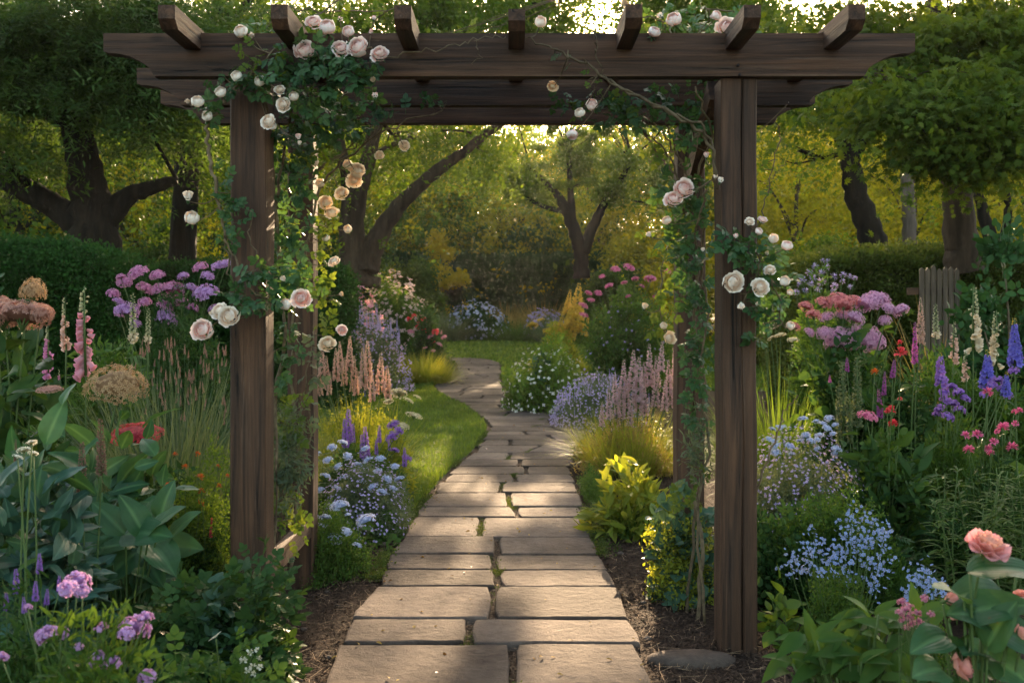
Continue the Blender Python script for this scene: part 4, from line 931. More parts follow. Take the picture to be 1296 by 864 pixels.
# flower colours
def M2(name, a, b, stem=STEM, c=YC, **k): return [petalm(name, a, b, **k), c, stem]
PINKL = ((.62,.22,.36),(.72,.42,.55)); 
m_lil = M2('lilac petals', (.42,.20,.50), (.62,.40,.70)); m_pphlox = M2('mauve pink petals', (.50,.16,.38), (.66,.36,.56)); m_pink = M2('soft pink petals', (.62,.22,.32), (.74,.42,.48))
m_tan = M2('faded tan petals', (.34,.20,.10), (.50,.36,.20)); m_dusk = M2('dusky pink petals', (.40,.20,.16), (.55,.33,.27)); m_red = M2('crimson petals', (.40,.03,.05), (.62,.09,.10))
m_white = M2('white petals', (.60,.62,.50), (.80,.80,.76)); m_cream = M2('cream petals', (.55,.50,.30), (.72,.66,.48)); m_blue = M2('blue petals', (.14,.22,.60), (.30,.42,.80)); m_pale = M2('pale blue petals', (.36,.44,.72), (.58,.66,.86))
m_viol = M2('violet petals', (.20,.08,.42), (.36,.20,.60)); m_deep = M2('deep blue violet petals', (.08,.06,.42), (.20,.18,.62)); m_lav = M2('lavender petals', (.34,.28,.58), (.52,.46,.74)); m_mag = M2('magenta pink petals', (.62,.06,.22), (.78,.22,.42))
m_peach = M2('peach pink petals', (.62,.30,.20), (.75,.48,.38)); m_oran = M2('orange red petals', (.50,.06,.01), (.65,.16,.03)); m_rosyp = M2('rosy spike petals', (.46,.26,.20), (.64,.46,.38)); m_coral = M2('coral petals', (.72,.12,.09), (.85,.33,.24))
m_gold = M2('golden petals', (.50,.33,.03), (.70,.52,.09)); m_shell = M2('foxglove pink', (.66,.36,.38), (.72,.28,.38)); m_orch = M2('foxglove orchid', (.60,.22,.42), (.66,.28,.50)); m_bud = petalm('pale green buds', (.30,.34,.18), (.50,.50,.32))
for q in (m_shell, m_orch): q[1] = m_bud
m_fcream = [petalm('foxglove cream', (.60,.50,.30), (.72,.62,.46)), m_bud, STEM]; m_fpeach = [petalm('foxglove peach', (.64,.42,.30), (.72,.50,.42)), m_bud, STEM]
ROSEM = [petalm('blush rose petals', (.82,.38,.30), (.94,.89,.86), trans=.16, var=.2), YC, LF['rosel']]
ROSEC = [petalm('creamy rose petals', (.86,.62,.42), (.94,.91,.86), trans=.16, var=.2), YC, LF['rosel']]
ROSEG = [petalm('peach rose petals', (.86,.62,.38), (.92,.85,.72), trans=.16, var=.16), YC, LF['rosel']]
def meshof(t, name, mats): g = G(); g.add(t, np.eye(3), [(0,0,0)], [.5]); return g.mesh(name, mats)
def rose_meshes(tag_, mats):
    return [meshof(fullroseT(1), 'rose bloom', mats), meshof(fullroseT(2, 1.08), 'rose bloom', mats),
            meshof(fullroseT(3, .8, ((.12,8,3,.30),(.21,20,3,.25),(.31,28,4,.20),(.42,38,4,.14),(.54,48,5,.08),(.66,58,5,.03))), 'rose bloom', mats), meshof(roseT(4, .5, ((3,.13,.5,.0),(4,.17,.56,.04),(5,.2,.6,.1))), 'rose bud', mats)]
RB, RC, RGm = rose_meshes('b', ROSEM), rose_meshes('c', ROSEC), rose_meshes('g', ROSEG)

def D(key, flat, n, fl, fs, mats, seed=1): return dome_head(key, flat, n, fl, fs, mats, seed)
H_phl = D('phlox head', .75, 150, FL_S, .17, m_pphlox); H_phl2 = D('lilac phlox head', .75, 150, FL_S, .17, m_lil, 2); H_pink = D('pink phlox head', .6, 150, FL_S, .15, m_pink, 3)
H_hyd = D('tan mophead', .78, 620, FLORET4, .075, m_tan, 4); H_hydp = D('dusky mophead', .62, 520, FLORET4, .085, m_dusk, 5); H_red = D('crimson flat head', .38, 420, FL_S, .075, m_red, 6)
H_mop = D('lilac pink mophead', .85, 520, FLORET4, .09, M2('lilac pink petals', (.60,.28,.50), (.74,.48,.66)), 7); H_blue = D('blue head', .5, 60, FL_S, .22, m_pale, 8); H_white = D('white head', .4, 60, FL_S, .22, m_white, 9)
H_fgm = D('clover like head', .85, 46, FLORET5, .34, m_lil, 10); H_mag = pompom('magenta pompom', m_mag, 1, 80); H_rosy = D('rosy head', .6, 90, FL_S, .2, M2('deep pink petals', (.60,.10,.26), (.75,.32,.46)), 11)
H_aster = pompom('orange aster', m_oran, 2, 46, .2); H_crm = D('cream umbel', .35, 70, FL_S, .2, m_cream, 12); H_daisy = pompom('pale aster', m_lav, 3, 30, .2); H_coralh = D('coral pink head', .75, 150, FL_S, .17, M2('salmon pink petals', (.60,.16,.18), (.74,.34,.34)), 13)
H_redf = pompom('red double flower', M2('scarlet petals', (.62,.02,.04), (.78,.10,.12)), 4, 60, .34); H_gold = D('golden plume head', .5, 90, FL_S, .16, m_gold, 14)
S_sal = spike_head('violet spike', 95, FL_UP, [m_viol[0], GC, STEM], .085, .045, .35, seed=1); S_lav = spike_head('lavender spike', 60, FL_UP, [m_lav[0], GC, STEM], .10, .05, .5, seed=2, gappy=.15)
S_del = spike_head('delphinium spike', 80, FLORET5, [m_deep[0], YC, STEM], .085, .075, .25, seed=3, gappy=.1, budfrac=.15); S_delv = spike_head('violet delphinium spike', 60, FLORET5, [m_viol[0], YC, STEM], .10, .09, .3, seed=4, gappy=.15, budfrac=.1)
S_lup = spike_head('rosy lupin spike', 170, FL_UP, [m_rosyp[0], m_bud, STEM], .075, .048, .2, seed=5, gappy=.12, rough=.6); S_lup2 = spike_head('lilac rose lupin spike', 130, FL_UP, [petalm('lilac rose petals', (.42,.26,.30), (.62,.46,.48)), m_bud, STEM], .07, .042, .2, seed=6, gappy=.12, rough=.6)
S_cream = spike_head('cream spike', 70, FLORET5, [m_cream[0], m_bud, STEM], .06, .05, .3, seed=7, gappy=.1, budfrac=.2); S_brown = spike_head('brown seed spike', 90, FL_UP, [petalm('brown seed', (.12,.07,.05), (.24,.16,.12)), GC, CANE], .07, .04, .4, seed=8)
S_green = spike_head('green seed spike', 110, FL_UP, [LF['grey'], LF['grey'], STEM], .05, .028, .5, seed=9); S_grass = spike_head('grass plume', 60, FL_UP, [petalm('dusky plume', (.22,.13,.11), (.42,.27,.23), trans=.5), GC, STEM], .12, .04, .3, seed=10)
S_red = spike_head('red seed spike', 60, FL_S, [m_red[0], GC, STEM], .07, .05, .5, seed=11); S_astil = spike_head('magenta spike', 110, FL_UP, [petalm('magenta spike petals', (.34,.05,.30), (.52,.16,.46)), GC, STEM], .07, .035, .3, seed=12)
S_gold = spike_head('golden plume', 130, FL_UP, [m_gold[0], GC, STEM], .10, .07, .15, seed=13)
F_shell = foxglove_head('pink foxglove spike', m_shell, 1, 54, .3); F_orch = foxglove_head('orchid foxglove spike', m_orch, 2, 40, .25); F_cream = foxglove_head('cream foxglove spike', m_fcream, 3, 44, .4); F_peach = foxglove_head('peach foxglove spike', m_fpeach, 4, 40, .35); F_bud = foxglove_head('budded foxglove spike', m_fcream, 5, 44, .85, True)

# ======================= LEFT BEDS
R_ = np.random.default_rng
def P_(name, label, cat, px, Y, group=None): return thing(name, label, cat, base(px, Y), group)
# sword-leaved clump
r = R_(101); t = P_('flax_plant', 'green sword-leaved flax clump rising behind the purple phlox', 'flax', 205, 10.5)
blades(t, r, .9, .8, 1.45, 90, LF['striped'], .055, .75, 'foliage', [bladeT(.06,8,b,.35,.7) for b in (.1,.3,.55,.8)], .35, .3)
# purple phlox bush
r = R_(102); t = P_('phlox_bush', 'bushy phlox with mauve and lilac domed heads left of the pergola', 'phlox', 215, 8.0)
foliage_mound(t, r, W_(215,8), .9, 1.32, 2600, TUFT_LONG, .10, LF['dark'])
pp = [(153,351,10),(175,347,22),(143,372,14),(157,358,16),(160,395,26),(183,366,18),(201,366,16),(219,368,24),(199,349,16),(241,366,16),(261,372,26),(230,383,14),(183,383,14),(208,388,18),(210,405,22),(254,339,16),(277,338,16),(263,350,14),(286,334,12),(150,382,12),(210,397,16),(243,390,14),(272,392,14),(172,410,12),(232,350,12)]
heads_on_stalks(t, r, [(a,b,c*1.15,(H_phl2 if a > 255 or b > 396 or i%5==4 else H_phl)) for i,(a,b,c) in enumerate(pp)], H_phl, .06)
# distant mauve clump edges into the post
# hydrangea with tan and dusky heads, far left
r = R_(103); t = P_('hydrangea_bush', 'hydrangea at the left edge with faded dusky pink and tan cone heads', 'hydrangea', 20, 4.3)
foliage_mound(t, r, W_(230,4.3), .7, ZZ(408,4.3), 420, BIG, .13, LF['dark'], .1)
heads_on_stalks(t, r, [(5,402,58),(30,402,62),(-6,395,50),(50,396,34)], H_hydp, .1, face=-.35, r=.004)
head(t, H_hyd, 'flower_head', loc(t,42,372), 1, (-.1,0,0), (.052,.052,.085)); head(t, H_hydp, 'flower_head', loc(t,52,398,-.04), 1, (.6,.3,0), (.045,.045,.075))
# tan mophead hydrangea in front
r = R_(104); t = P_('hydrangea_bush', 'broad-leaved hydrangea with one round golden tan mophead', 'hydrangea', 118, 4.0)
foliage_mound(t, r, W_(230,4.0), .6, ZZ(505,4.0), 330, BIG, .125, LF['hosta'], .05)
head(t, H_hyd, 'flower_head', loc(t,148,492), W_(36,4.0), (.25,.1,0)); sg = G(); stalk(sg, (0,0,0), loc(t,148,505), .005, .02, r); sg.build('stem', STEM, t)
head(t, H_hydp, 'flower_head', loc(t,62,493), 1, (.2,0,0), (.048,.048,.02))
# foxgloves
r = R_(105)
for (a, tp, bt, m, lab) in ((107,366,470,F_shell,'tall shell pink foxglove, the largest and fullest spire on the left'),(61,414,474,F_orch,'orchid pink foxglove in front of the dark hedge, left of the tall pink one'),(82,378,438,F_peach,'slim pale peach foxglove between the dusky hydrangea and the tall pink foxglove'),
                          (168,372,428,F_bud,'pale green budded foxglove left of its twin below the purple phlox'),(188,390,430,F_bud,'shorter budded foxglove standing right of the pale budded one'),(74,468,496,F_orch,'stubby orchid pink foxglove low among the hydrangea leaves')):
    t = P_('foxglove', lab, 'foxglove', a, 5.2 if a < 150 else 6.4); spikes(t, r, [(a,tp,bt,m,1.0 if m is F_shell else .95)], m, 'flower_spike', dyj=0, r=.005, leaves=(LONG, LF['mid']), lsize=.12)
    foliage_mound(t, r, .34, .3, .28, 40, BIG, .16, LF['mid'], .2, stems=0)
# dusky grass meadow
r = R_(106); t = P_('ornamental_grass', 'airy grass with dusky pink plumes filling the bed left of the post', 'grass clump', 230, 5.9)
blades(t, r, W_(170,5.9), 1.0, ZZ(428,5.9)+.05, 1500, LF['grey'], .007, .35, hv=.45, base_frac=.95); blades(t, r, W_(170,5.9), 1.0, .8, 700, LF['mid'], .01, .4, name='base_leaves', base_frac=.95)
it = [(r.uniform(165,290), 425+abs(r.normal())*55) for _ in range(98)]; spikes(t, r, [(a,b,b+r.uniform(7,15)) for a,b in it], S_grass, 'plume', .9, .8, .0011, .4)
# crimson flat head plant
r = R_(107); t = P_('sedum_plant', 'dark leafy sedum with one flat crimson head', 'sedum', 172, 4.5)
foliage_mound(t, r, W_(110,4.5), .35, ZZ(560,4.5), 170, BIG2, .11, LF['dark'], .15); head(t, H_red, 'flower_head', loc(t,172,550,-.05), W_(30,4.5), (.25,0,0))
# blue-green broad leaves far left
r = R_(108); t = P_('broad_leaved_plant', 'large plant with drooping blue green pointed leaves on the left edge', 'leafy plant', 40, 3.35)
foliage_mound(t, r, W_(260,3.35), .6, ZZ(545,3.35), 520, BIG, .115, LF['blueb'], -.05, .3, upj=.4)
foliage_mound(t, r, W_(150,3.35), .3, ZZ(478,3.35)*.99, 60, BIG, .12, LF['hosta'], -.05, .2, name='upper_leaves', stems=8)
r = R_(109); t = P_('seed_spike_plant', 'brown seed spikes standing among the broad blue green leaves', 'seed spikes', 115, 3.5)
spikes(t, r, [(127,530,600,None,1.1),(104,560,640,None,1.0),(20,556,590,None,.8)], S_brown, 'seed_spike', dyj=.03); foliage_mound(t, r, .3, .2, .4, 40, LONG, .12, LF['grey'], .3, stems=0)
# small white alyssum heads
t = P_('white_flower_plant', 'tiny clustered white flowers low at the left edge among blue green leaves', 'flowers', 32, 3.0); r = R_(110)
heads_on_stalks(t, r, [(30,570,16),(22,578,12),(40,560,12),(42,574,12)], H_white, .02); foliage_mound(t, r, .2, .2, .55, 60, LONG, .07, LF['mid'])
# golden lit wild bush with orange red flowers
r = R_(111); t = P_('helenium_bush', 'feathery golden green bush with orange red flowers beside the left post', 'bush', 250, 4.55)
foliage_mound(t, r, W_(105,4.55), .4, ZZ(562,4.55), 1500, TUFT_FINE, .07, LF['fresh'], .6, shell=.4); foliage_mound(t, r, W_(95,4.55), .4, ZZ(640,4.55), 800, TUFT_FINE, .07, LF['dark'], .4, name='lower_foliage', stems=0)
heads_on_stalks(t, r, [(253,604,13),(234,591,10),(255,622,11),(254,638,14),(277,615,9),(268,657,8),(272,690,7),(300,640,8),(213,614,9),(276,590,7),(222,575,8),(250,574,8),(288,602,7)], H_aster, .02, r=.0018)
spikes(t, r, [(228,672,708),(236,650,680),(210,604,622),(268,655,680),(247,668,690)], S_red, 'seed_spike', r=.0015)
# hosta
r = R_(112); t = P_('hosta', 'hosta with big ribbed heart-shaped green leaves beneath the orange flowers', 'hosta', 160, 3.75)
def rosette(t, r, items, tm, lm, fan=(0,0), name='leaf', dyj=.2, stalkr=.006):
    """items: (px of leaf middle, py, length px, direction angle in the picture, tilt towards the viewer)"""
    sg = G(); Y = t.location.y
    for (a, b, L, ang, tilt) in items:
        dy = r.uniform(-dyj, dyj*.4); c = loc(t, a, b, dy); l = L/FPX*(Y+dy); d = Vector((math.cos(ang)*math.cos(tilt), -math.sin(tilt), math.sin(ang)*math.cos(tilt))); nrm = Vector((-.3*math.cos(ang), -.55, 1.0))
        F = frames(np.array(d), np.array(nrm), r.normal()*.2, l, l, l)[0]; st = c-d*l*.5
        g = G(); g.add(tm, F, [tuple(st)], [r.random()]); g.build(name, lm, t)
        m = (st*.5+Vector((c[0]*.1,c[1]*.1,0))*.5); m.z += .03; sg.tube(smoothline([(c[0]*.12, c[1]*.2, 0), tuple(m), tuple(st)], 4), np.linspace(stalkr,.003,9), 5)
    sg.build('leaf_stalk', STEM, t)
HL_ = ribT(.68, 12, 10, .14, .28, .7, .68)
rosette(t, r, [(205,655,62,.9,.2),(182,672,70,.25,.5),(190,648,60,1.2,.1),(225,665,64,1.0,.3),(150,675,66,2.4,.4),(128,690,70,3.0,.6),(165,695,64,.1,.7),(205,700,72,-.2,.8),(110,715,62,3.3,.7),(150,715,60,-2.5,.9),(190,715,64,-.6,.9),(125,740,50,-2.2,1.0),(170,650,56,1.9,.2),(140,655,56,2.2,.2),(228,690,56,.2,.6),(100,690,56,2.9,.5),(180,735,50,-1.1,1.0),(208,632,50,1.4,0.)], HL_, LF['hosta'])
foliage_mound(t, r, .40, .4, .42, 26, BIG2, .2, LF['hosta'], .2, stems=6)
r = R_(113); t = P_('strappy_plant', 'strappy dark green leaves arching below the hosta', 'leafy clump', 178, 3.15); blades(t, r, .42, .3, .42, 120, LF['dark'], .03, .8, hv=.4, base_frac=.4)
# groundcover beside the left post
r = R_(114); t = P_('geranium_clump', 'mounded cranesbill foliage spilling around the foot of the left post', 'ground cover plant', 292, 3.5)
foliage_mound(t, r, W_(190,3.5), .55, ZZ(708,3.5), 900, ROSELEAF, .085, LF['dark'], .0, .3, upj=.4); foliage_mound(t, r, W_(150,3.5), .5, ZZ(735,3.5), 420, TREFOIL, .07, LF['blue'], 0, .2, name='young_leaves', stems=0, upj=.4)
r = R_(115); t = P_('candytuft_plant', 'low leafy plant with a cluster of small white flowers at the bottom left', 'flowers', 285, 2.95)
foliage_mound(t, r, W_(170,2.95), .4, ZZ(795,2.95), 420, ROSELEAF, .07, LF['mid'], .1, upj=.4); heads_on_stalks(t, r, [(316,826,12),(326,832,12),(308,836,12),(320,843,12),(330,844,11),(312,849,11),(322,852,10),(326,822,9),(303,829,8)], pompom('small white flower', m_white, 5, 22, .5), .01, r=.001, dyj=.03); heads_on_stalks(t, r, [(273,806,20)], meshof(merge([(floretT(6,.6,.15,1,2,2),np.eye(3),(0,0,0),.5,None)]), 'white open flower', m_white), .02, name='white_flower', face=-1.2)
# mauve flowers in the foreground
r = R_(116); t = P_('scabious_plant', 'soft mauve double flowers on thin stems, closest plant at bottom left', 'flowers', 95, 2.25)
foliage_mound(t, r, W_(300,2.25), .5, ZZ(815,2.25), 1100, TUFT_LONG, .075, LF['mid'], .5); blades(t, r, .55, .3, .42, 260, LF['fresh'], .014, .6, name='grassy_leaves', base_frac=.9)
heads_on_stalks(t, r, [(97,739,30),(86,745,20),(104,748,18),(170,797,34),(184,783,18),(160,802,18),(62,805,26),(76,801,18),(124,834,20),(142,838,18),(133,844,14),(186,857,20),(35,769,10),(2,832,14),(52,803,14),(100,818,10),(130,793,12),(124,797,9)], H_fgm, .03, r=.002, dyj=.08)
# extra small purple flecks
t = P_('lavender_clump', 'small dim violet flowers scattered at the left edge behind the mauve ones', 'flowers', 40, 2.7); r = R_(117)
foliage_mound(t, r, W_(170,2.7), .4, ZZ(745,2.7), 500, TUFT_LONG, .07, LF['dark'], .6); spikes(t, r, [(20,720,750),(45,735,760),(60,745,765),(30,755,775),(8,750,772),(75,728,748),(50,700,725)], S_sal, 'flower_spike', rad=1.6, r=.0016)
r = R_(118); t = P_('tall_leafy_plant', 'tall green leafy stems between the dark hedge and the pink foxgloves', 'leafy plant', 130, 6.6)
foliage_mound(t, r, W_(190,6.6), .6, ZZ(440,6.6), 900, TUFT_LONG, .13, LF['mid'], .5)
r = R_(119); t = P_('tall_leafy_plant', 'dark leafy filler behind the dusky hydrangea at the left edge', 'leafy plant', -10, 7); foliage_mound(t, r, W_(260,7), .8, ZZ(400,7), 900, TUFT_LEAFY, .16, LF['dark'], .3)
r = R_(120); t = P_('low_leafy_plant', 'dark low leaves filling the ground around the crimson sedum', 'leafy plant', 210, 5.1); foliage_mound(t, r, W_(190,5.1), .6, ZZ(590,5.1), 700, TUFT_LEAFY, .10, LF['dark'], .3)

m_dusk2 = petalm('whitish pink petals', (.50,.36,.34), (.66,.56,.52))
# ======================= CENTRE LEFT, along the path
r = R_(201); t = P_('aster_mound', 'mounded pale lavender blue asters beside the left edge of the path', 'asters', 462, 6.15)
foliage_mound(t, r, W_(112,6.15), .9, ZZ(590,6.15), 2200, TUFT_FINE, .075, LF['grey'], .4, shell=.5); foliage_mound(t, r, W_(120,6.1), .9, ZZ(625,6.15), 700, TREFOIL, .07, LF['mid'], .1, name='lower_leaves')
p, d = dome_pts(r, W_(112,6.15), .95, ZZ(578,6.15), 800, .62); florets(t, r, p, d+[0,0,.5], FLORET5, .008, [m_lav[0], YC], 'blossoms')
hp = [(400,575),(415,582),(428,590),(440,577),(452,588),(466,582),(478,596),(490,606),(412,602),(436,604),(458,610),(472,616),(426,618),(500,590),(484,622),(405,620),(446,628),(497,618),(505,606),(420,566),(434,560),(462,568),(482,580)]
heads_on_stalks(t, r, [(a,b,12) for a,b in hp], H_blue, .02, r=.0015, dyj=.3)
r = R_(202); t = P_('low_aster_plant', 'low feathery plant with pale blue flower heads at the foot of the rear left post', 'asters', 420, 5.15)
foliage_mound(t, r, W_(100,5.15), .6, ZZ(648,5.15), 1500, TUFT_FINE, .06, LF['mid'], .4); heads_on_stalks(t, r, [(430,640,22),(463,658,22),(410,665,10),(438,672,14),(423,682,22),(452,690,12),(405,700,12),(412,655,14),(398,655,10),(440,651,8)], H_blue, .03, r=.0015)
r = R_(203); t = P_('salvia_clump', 'violet salvia spikes standing above the pale blue asters', 'salvia', 455, 6.9)
foliage_mound(t, r, W_(105,6.9), .5, ZZ(570,6.9), 900, TUFT_LONG, .09, LF['mid'], .6); spikes(t, r, [(441,518,560),(436,530,566),(462,540,578),(458,550,585),(480,538,560),(476,556,575),(447,536,560),(492,556,570),(512,566,590)], S_sal, 'flower_spike', rad=1.3, r=.002, leaves=(LONG, LF['mid']), lsize=.06)
heads_on_stalks(t, r, [(498,538,16),(497,553,18),(505,545,12),(515,580,12),(500,570,10)], D('violet head', .7, 80, FL_S, .2, m_viol, 21), .02)
r = R_(204); t = P_('lupin_clump', 'sunlit salmon pink lupin spires left of the path', 'lupins', 452, 7.9)
foliage_mound(t, r, W_(125,7.9), .9, ZZ(505,7.9), 2000, TUFT_FINE, .10, LF['lime'], .7, shell=.35)
blades(t, r, W_(120,7.9), .8, ZZ(480,7.9), 500, LF['lime'], .010, .3, name='grassy_leaves', base_frac=.95)
spikes(t, r, [(482,446,498,None,1.1),(465,431,482,None,1.1),(459,440,492),(443,425,470),(425,440,482),(413,450,492),(404,462,500),(436,452,488),(398,440,480),(418,470,500),(452,466,500),(490,462,505),(430,432,470),(408,436,475),(471,470,508),(448,450,495)], S_lup, 'flower_spike', rad=1.15, r=.003, leaves=(LONG, LF['lime']), lsize=.08)
r = R_(205); t = P_('yarrow_plant', 'cream yarrow heads leaning over the sunlit lawn', 'yarrow', 492, 7.3)
foliage_mound(t, r, W_(70,7.3), .45, ZZ(535,7.3), 600, TUFT_LONG, .09, LF['lime'], .5); heads_on_stalks(t, r, [(505,498,20),(524,526,20),(511,539,14),(518,507,12),(492,508,12),(528,502,10)], H_crm, .03, r=.002)
r = R_(206); t = P_('grass_clump', 'bright yellow green fountain grass mound at the bend of the path', 'ornamental grass', 535, 19)
blades(t, r, W_(80,19), 1.0, .85, 2600, LF['lime'], .012, .9, hv=.5, base_frac=.75)
r = R_(207); t = P_('catmint_mound', 'large hazy mound of lavender purple catmint left of the bend', 'catmint', 455, 17)
foliage_mound(t, r, W_(130,17), 1.6, ZZ(405,17)-gz(0,17), 2600, TUFT_FINE, .17, LF['grey'], .7, shell=.45)
it = [(a, 376+((a-445)/70)**2*30+abs(r.normal())*34) for a in r.uniform(390,512,98)]; spikes(t, r, [(a,b,b+r.uniform(10,22)) for a,b in it], S_lav, 'flower_spike', .9, .32, .003, .7); p, d = dome_pts(r, W_(132,17), 1.65, ZZ(398,17)-gz(0,17), 1500, .35); florets(t, r, p, d, FL_UP, .03, [m_lav[0]], 'blossoms')
r = R_(208); t = P_('flowering_bush', 'rounded bush topped with small whitish pink flowers below the multi-stemmed tree', 'flowering bush', 497, 22)
foliage_mound(t, r, W_(95,22), 1.6, ZZ(352,22)-gz(0,22), 1500, TUFT_FINE, .28, LF['mid'], .5); p, d = dome_pts(r, W_(100,22), 1.7, ZZ(347,22)-gz(0,22), 480, .75); florets(t, r, p, d, FL_S, .05, [m_dusk2], 'blossoms')
r = R_(209); t = P_('pink_flower_drift', 'tall airy pale pink flowers behind the catmint', 'flowering bush', 432, 19.5)
foliage_mound(t, r, W_(120,19.5), 1.2, ZZ(360,19.5)-gz(0,19.5), 1200, TUFT_FINE, .22, LF['grey'], .6); p, d = dome_pts(r, W_(125,19.5), 1.3, ZZ(352,19.5)-gz(0,19.5), 420, .6); florets(t, r, p, d, FL_S, .06, [m_pink[0]], 'blossoms')
r = R_(210); t = P_('rose_bush', 'low rose bush with crimson and pink blooms by the bend of the path', 'rose bush', 540, 20.5)
foliage_mound(t, r, W_(62,20.5), 1.0, ZZ(402,20.5)-gz(0,20.5), 900, TUFT_LEAFY, .18, LF['dark'], .4); heads_on_stalks(t, r, [(518,404,8),(530,411,9),(536,405,9),(528,414,7),(541,409,7),(524,400,7),(551,420,10),(537,418,8),(548,432,7),(533,430,7)], H_redf, .05, dyj=.4)
heads_on_stalks(t, r, [(553,420,13),(520,420,9),(545,426,8),(556,436,8),(562,427,8),(538,440,6),(548,444,6)], H_pink, .05, dyj=.4)

# ======================= CENTRE BACK
r = R_(301); t = P_('blue_aster_bush', 'rounded dark bush covered with pale blue flowers at the far edge of the lawn', 'flowering bush', 603, 39)
foliage_mound(t, r, W_(80,39), 2.0, ZZ(386,39)-gz(0,39), 1100, TUFT_FINE, .42, LF['dark'], .4); p, d = dome_pts(r, W_(86,39), 2.1, ZZ(381,39)-gz(0,39), 420, .6); florets(t, r, p, d, FLORET5, .06, [m_pale[0], YC], 'blossoms')
for (a, w, tp, Y, lm, lab) in ((565,60,384,38,'grey','grey green grass mound left of the distant blue bush'),(650,80,394,38,'mid','green grass mound right of the distant blue bush'),(690,90,370,41,'straw','straw coloured tall grass against the far hedge'),(700,50,395,37,'grey','grey green tuft at the right end of the far lawn'),(640,60,372,43,'straw','wispy tan grass in front of the middle of the far hedge')):
    r = R_(a+w); t = P_('ornamental_grass', lab, 'ornamental grass', a, Y); blades(t, r, W_(w,Y), 1.6, ZZ(tp,Y)-gz(0,Y), 1300, LF[lm], .014, .6, hv=.45, base_frac=.8)
r = R_(302); t = P_('blue_flower_drift', 'thin drift of small pale blue flowers at the right of the far lawn', 'flowering bush', 690, 38.5)
foliage_mound(t, r, W_(60,38.5), 1.2, ZZ(398,38.5)-gz(0,38.5), 600, TUFT_FINE, .3, LF['grey'], .5); p, d = dome_pts(r, W_(64,38.5), 1.3, ZZ(392,38.5)-gz(0,38.5), 200, .6); florets(t, r, p, d, FL_S, .08, [m_lav[0]], 'blossoms')

# ======================= CENTRE RIGHT
r = R_(401); t = P_('rose_bush', 'tall airy rose bush with deep pink blooms right of the path bend', 'rose bush', 790, 17.5)
foliage_mound(t, r, W_(130,17.5), 1.5, ZZ(355,17.5)-gz(0,17.5), 2600, TUFT_LEAFY, .13, LF['mid'], .5, shell=.45)
heads_on_stalks(t, r, [(779,341,12),(796,339,14),(804,353,9),(823,353,14),(844,343,10),(771,362,11),(757,371,10),(748,380,9),(738,387,12),(745,371,9),(762,350,8),(790,358,8),(739,399,11),(812,362,7),(830,376,8),(795,375,7)], H_rosy, .06, dyj=.4, r=.004)
p, d = dome_pts(r, W_(110,17.5), 1.4, ZZ(385,17.5)-gz(0,17.5), 160, .3); florets(t, r, p, d, FL_S, .03, [m_lav[0]], 'blossoms')
r = R_(402); t = P_('goldenrod_clump', 'glowing yellow goldenrod plumes behind the leafy mound right of the path', 'goldenrod', 710, 19)
foliage_mound(t, r, W_(75,19), 1.0, ZZ(415,19)-gz(0,19), 1100, TUFT_LONG, .18, LF['lime'], .7); spikes(t, r, [(733,358,415,None,1.2),(726,380,425),(720,392,430),(712,398,430),(738,380,420),(730,398,430),(704,405,430),(745,400,425),(722,366,400)], S_gold, 'flower_plume', rad=1.2, r=.004, lean=-6)
heads_on_stalks(t, r, [(674,412,14),(694,420,14),(700,424,10),(684,405,10)], H_gold, .08)
r = R_(403); t = P_('leafy_mound', 'fresh green leafy mound with tiny white flowers on the right of the path', 'leafy mound', 692, 14.6)
foliage_mound(t, r, W_(112,14.6), 1.9, ZZ(440,14.6), 2200, TUFT_LEAFY, .12, LF['fresh'], .3); foliage_mound(t, r, W_(60,14), 1.2, ZZ(452,14), 260, BIG2, .16, LF['blue'], .0, name='broad_leaves', stems=0); p, d = dome_pts(r, W_(112,14.6), 1.9, ZZ(438,14.6), 380, .4); florets(t, r, p, d, FL_S, .025, [m_white[0]], 'blossoms')
r = R_(404); t = P_('catmint_mound', 'soft blue catmint mound spilling onto the right edge of the path', 'catmint', 757, 12.4)
foliage_mound(t, r, W_(115,12.4), 1.5, ZZ(480,12.4), 2000, TUFT_FINE, .12, LF['grey'], .7, shell=.5); it = [(a, 466+((a-765)/55)**2*24+abs(r.normal())*24) for a in r.uniform(700,822,98)]; spikes(t, r, [(a,b,b+r.uniform(9,17)) for a,b in it], S_lav, 'flower_spike', .9, .36, .002, .5); p, d = dome_pts(r, W_(118,12.4), 1.55, ZZ(474,12.4), 1400, .35); florets(t, r, p, d, FL_UP, .022, [m_lav[0]], 'blossoms')
r = R_(405); t = P_('lupin_clump', 'pale rose lupin spires in a straw-lit grassy clump before the right post', 'lupins', 797, 8.6)
blades(t, r, W_(125,8.6), .9, ZZ(490,8.6), 1500, LF['lime'], .009, .45, hv=.45, base_frac=.9); foliage_mound(t, r, W_(135,8.4), .9, ZZ(525,8.4), 1500, TUFT_FINE, .09, LF['straw'], .7, name='lower_foliage', shell=.4)
spikes(t, r, [(802,443,495,None,1.2),(809,452,510,None,1.2),(822,435,490),(838,430,470),(792,474,520),(778,470,510),(846,455,500),(830,470,515),(815,480,525),(853,440,485),(786,488,530),(762,508,540),(842,480,520),(800,500,540),(770,490,530),(815,458,500),(830,450,490),(848,470,515),(790,455,505),(808,470,520),(780,500,545),(858,460,510)], S_lup2, 'flower_spike', rad=1.3, r=.003, leaves=(LONG, LF['lime']), lsize=.07)
r = R_(406); t = P_('sunlit_leafy_plant', 'leafy plant with bright yellow green sunlit leaves on the right of the path', 'leafy plant', 806, 6.15)
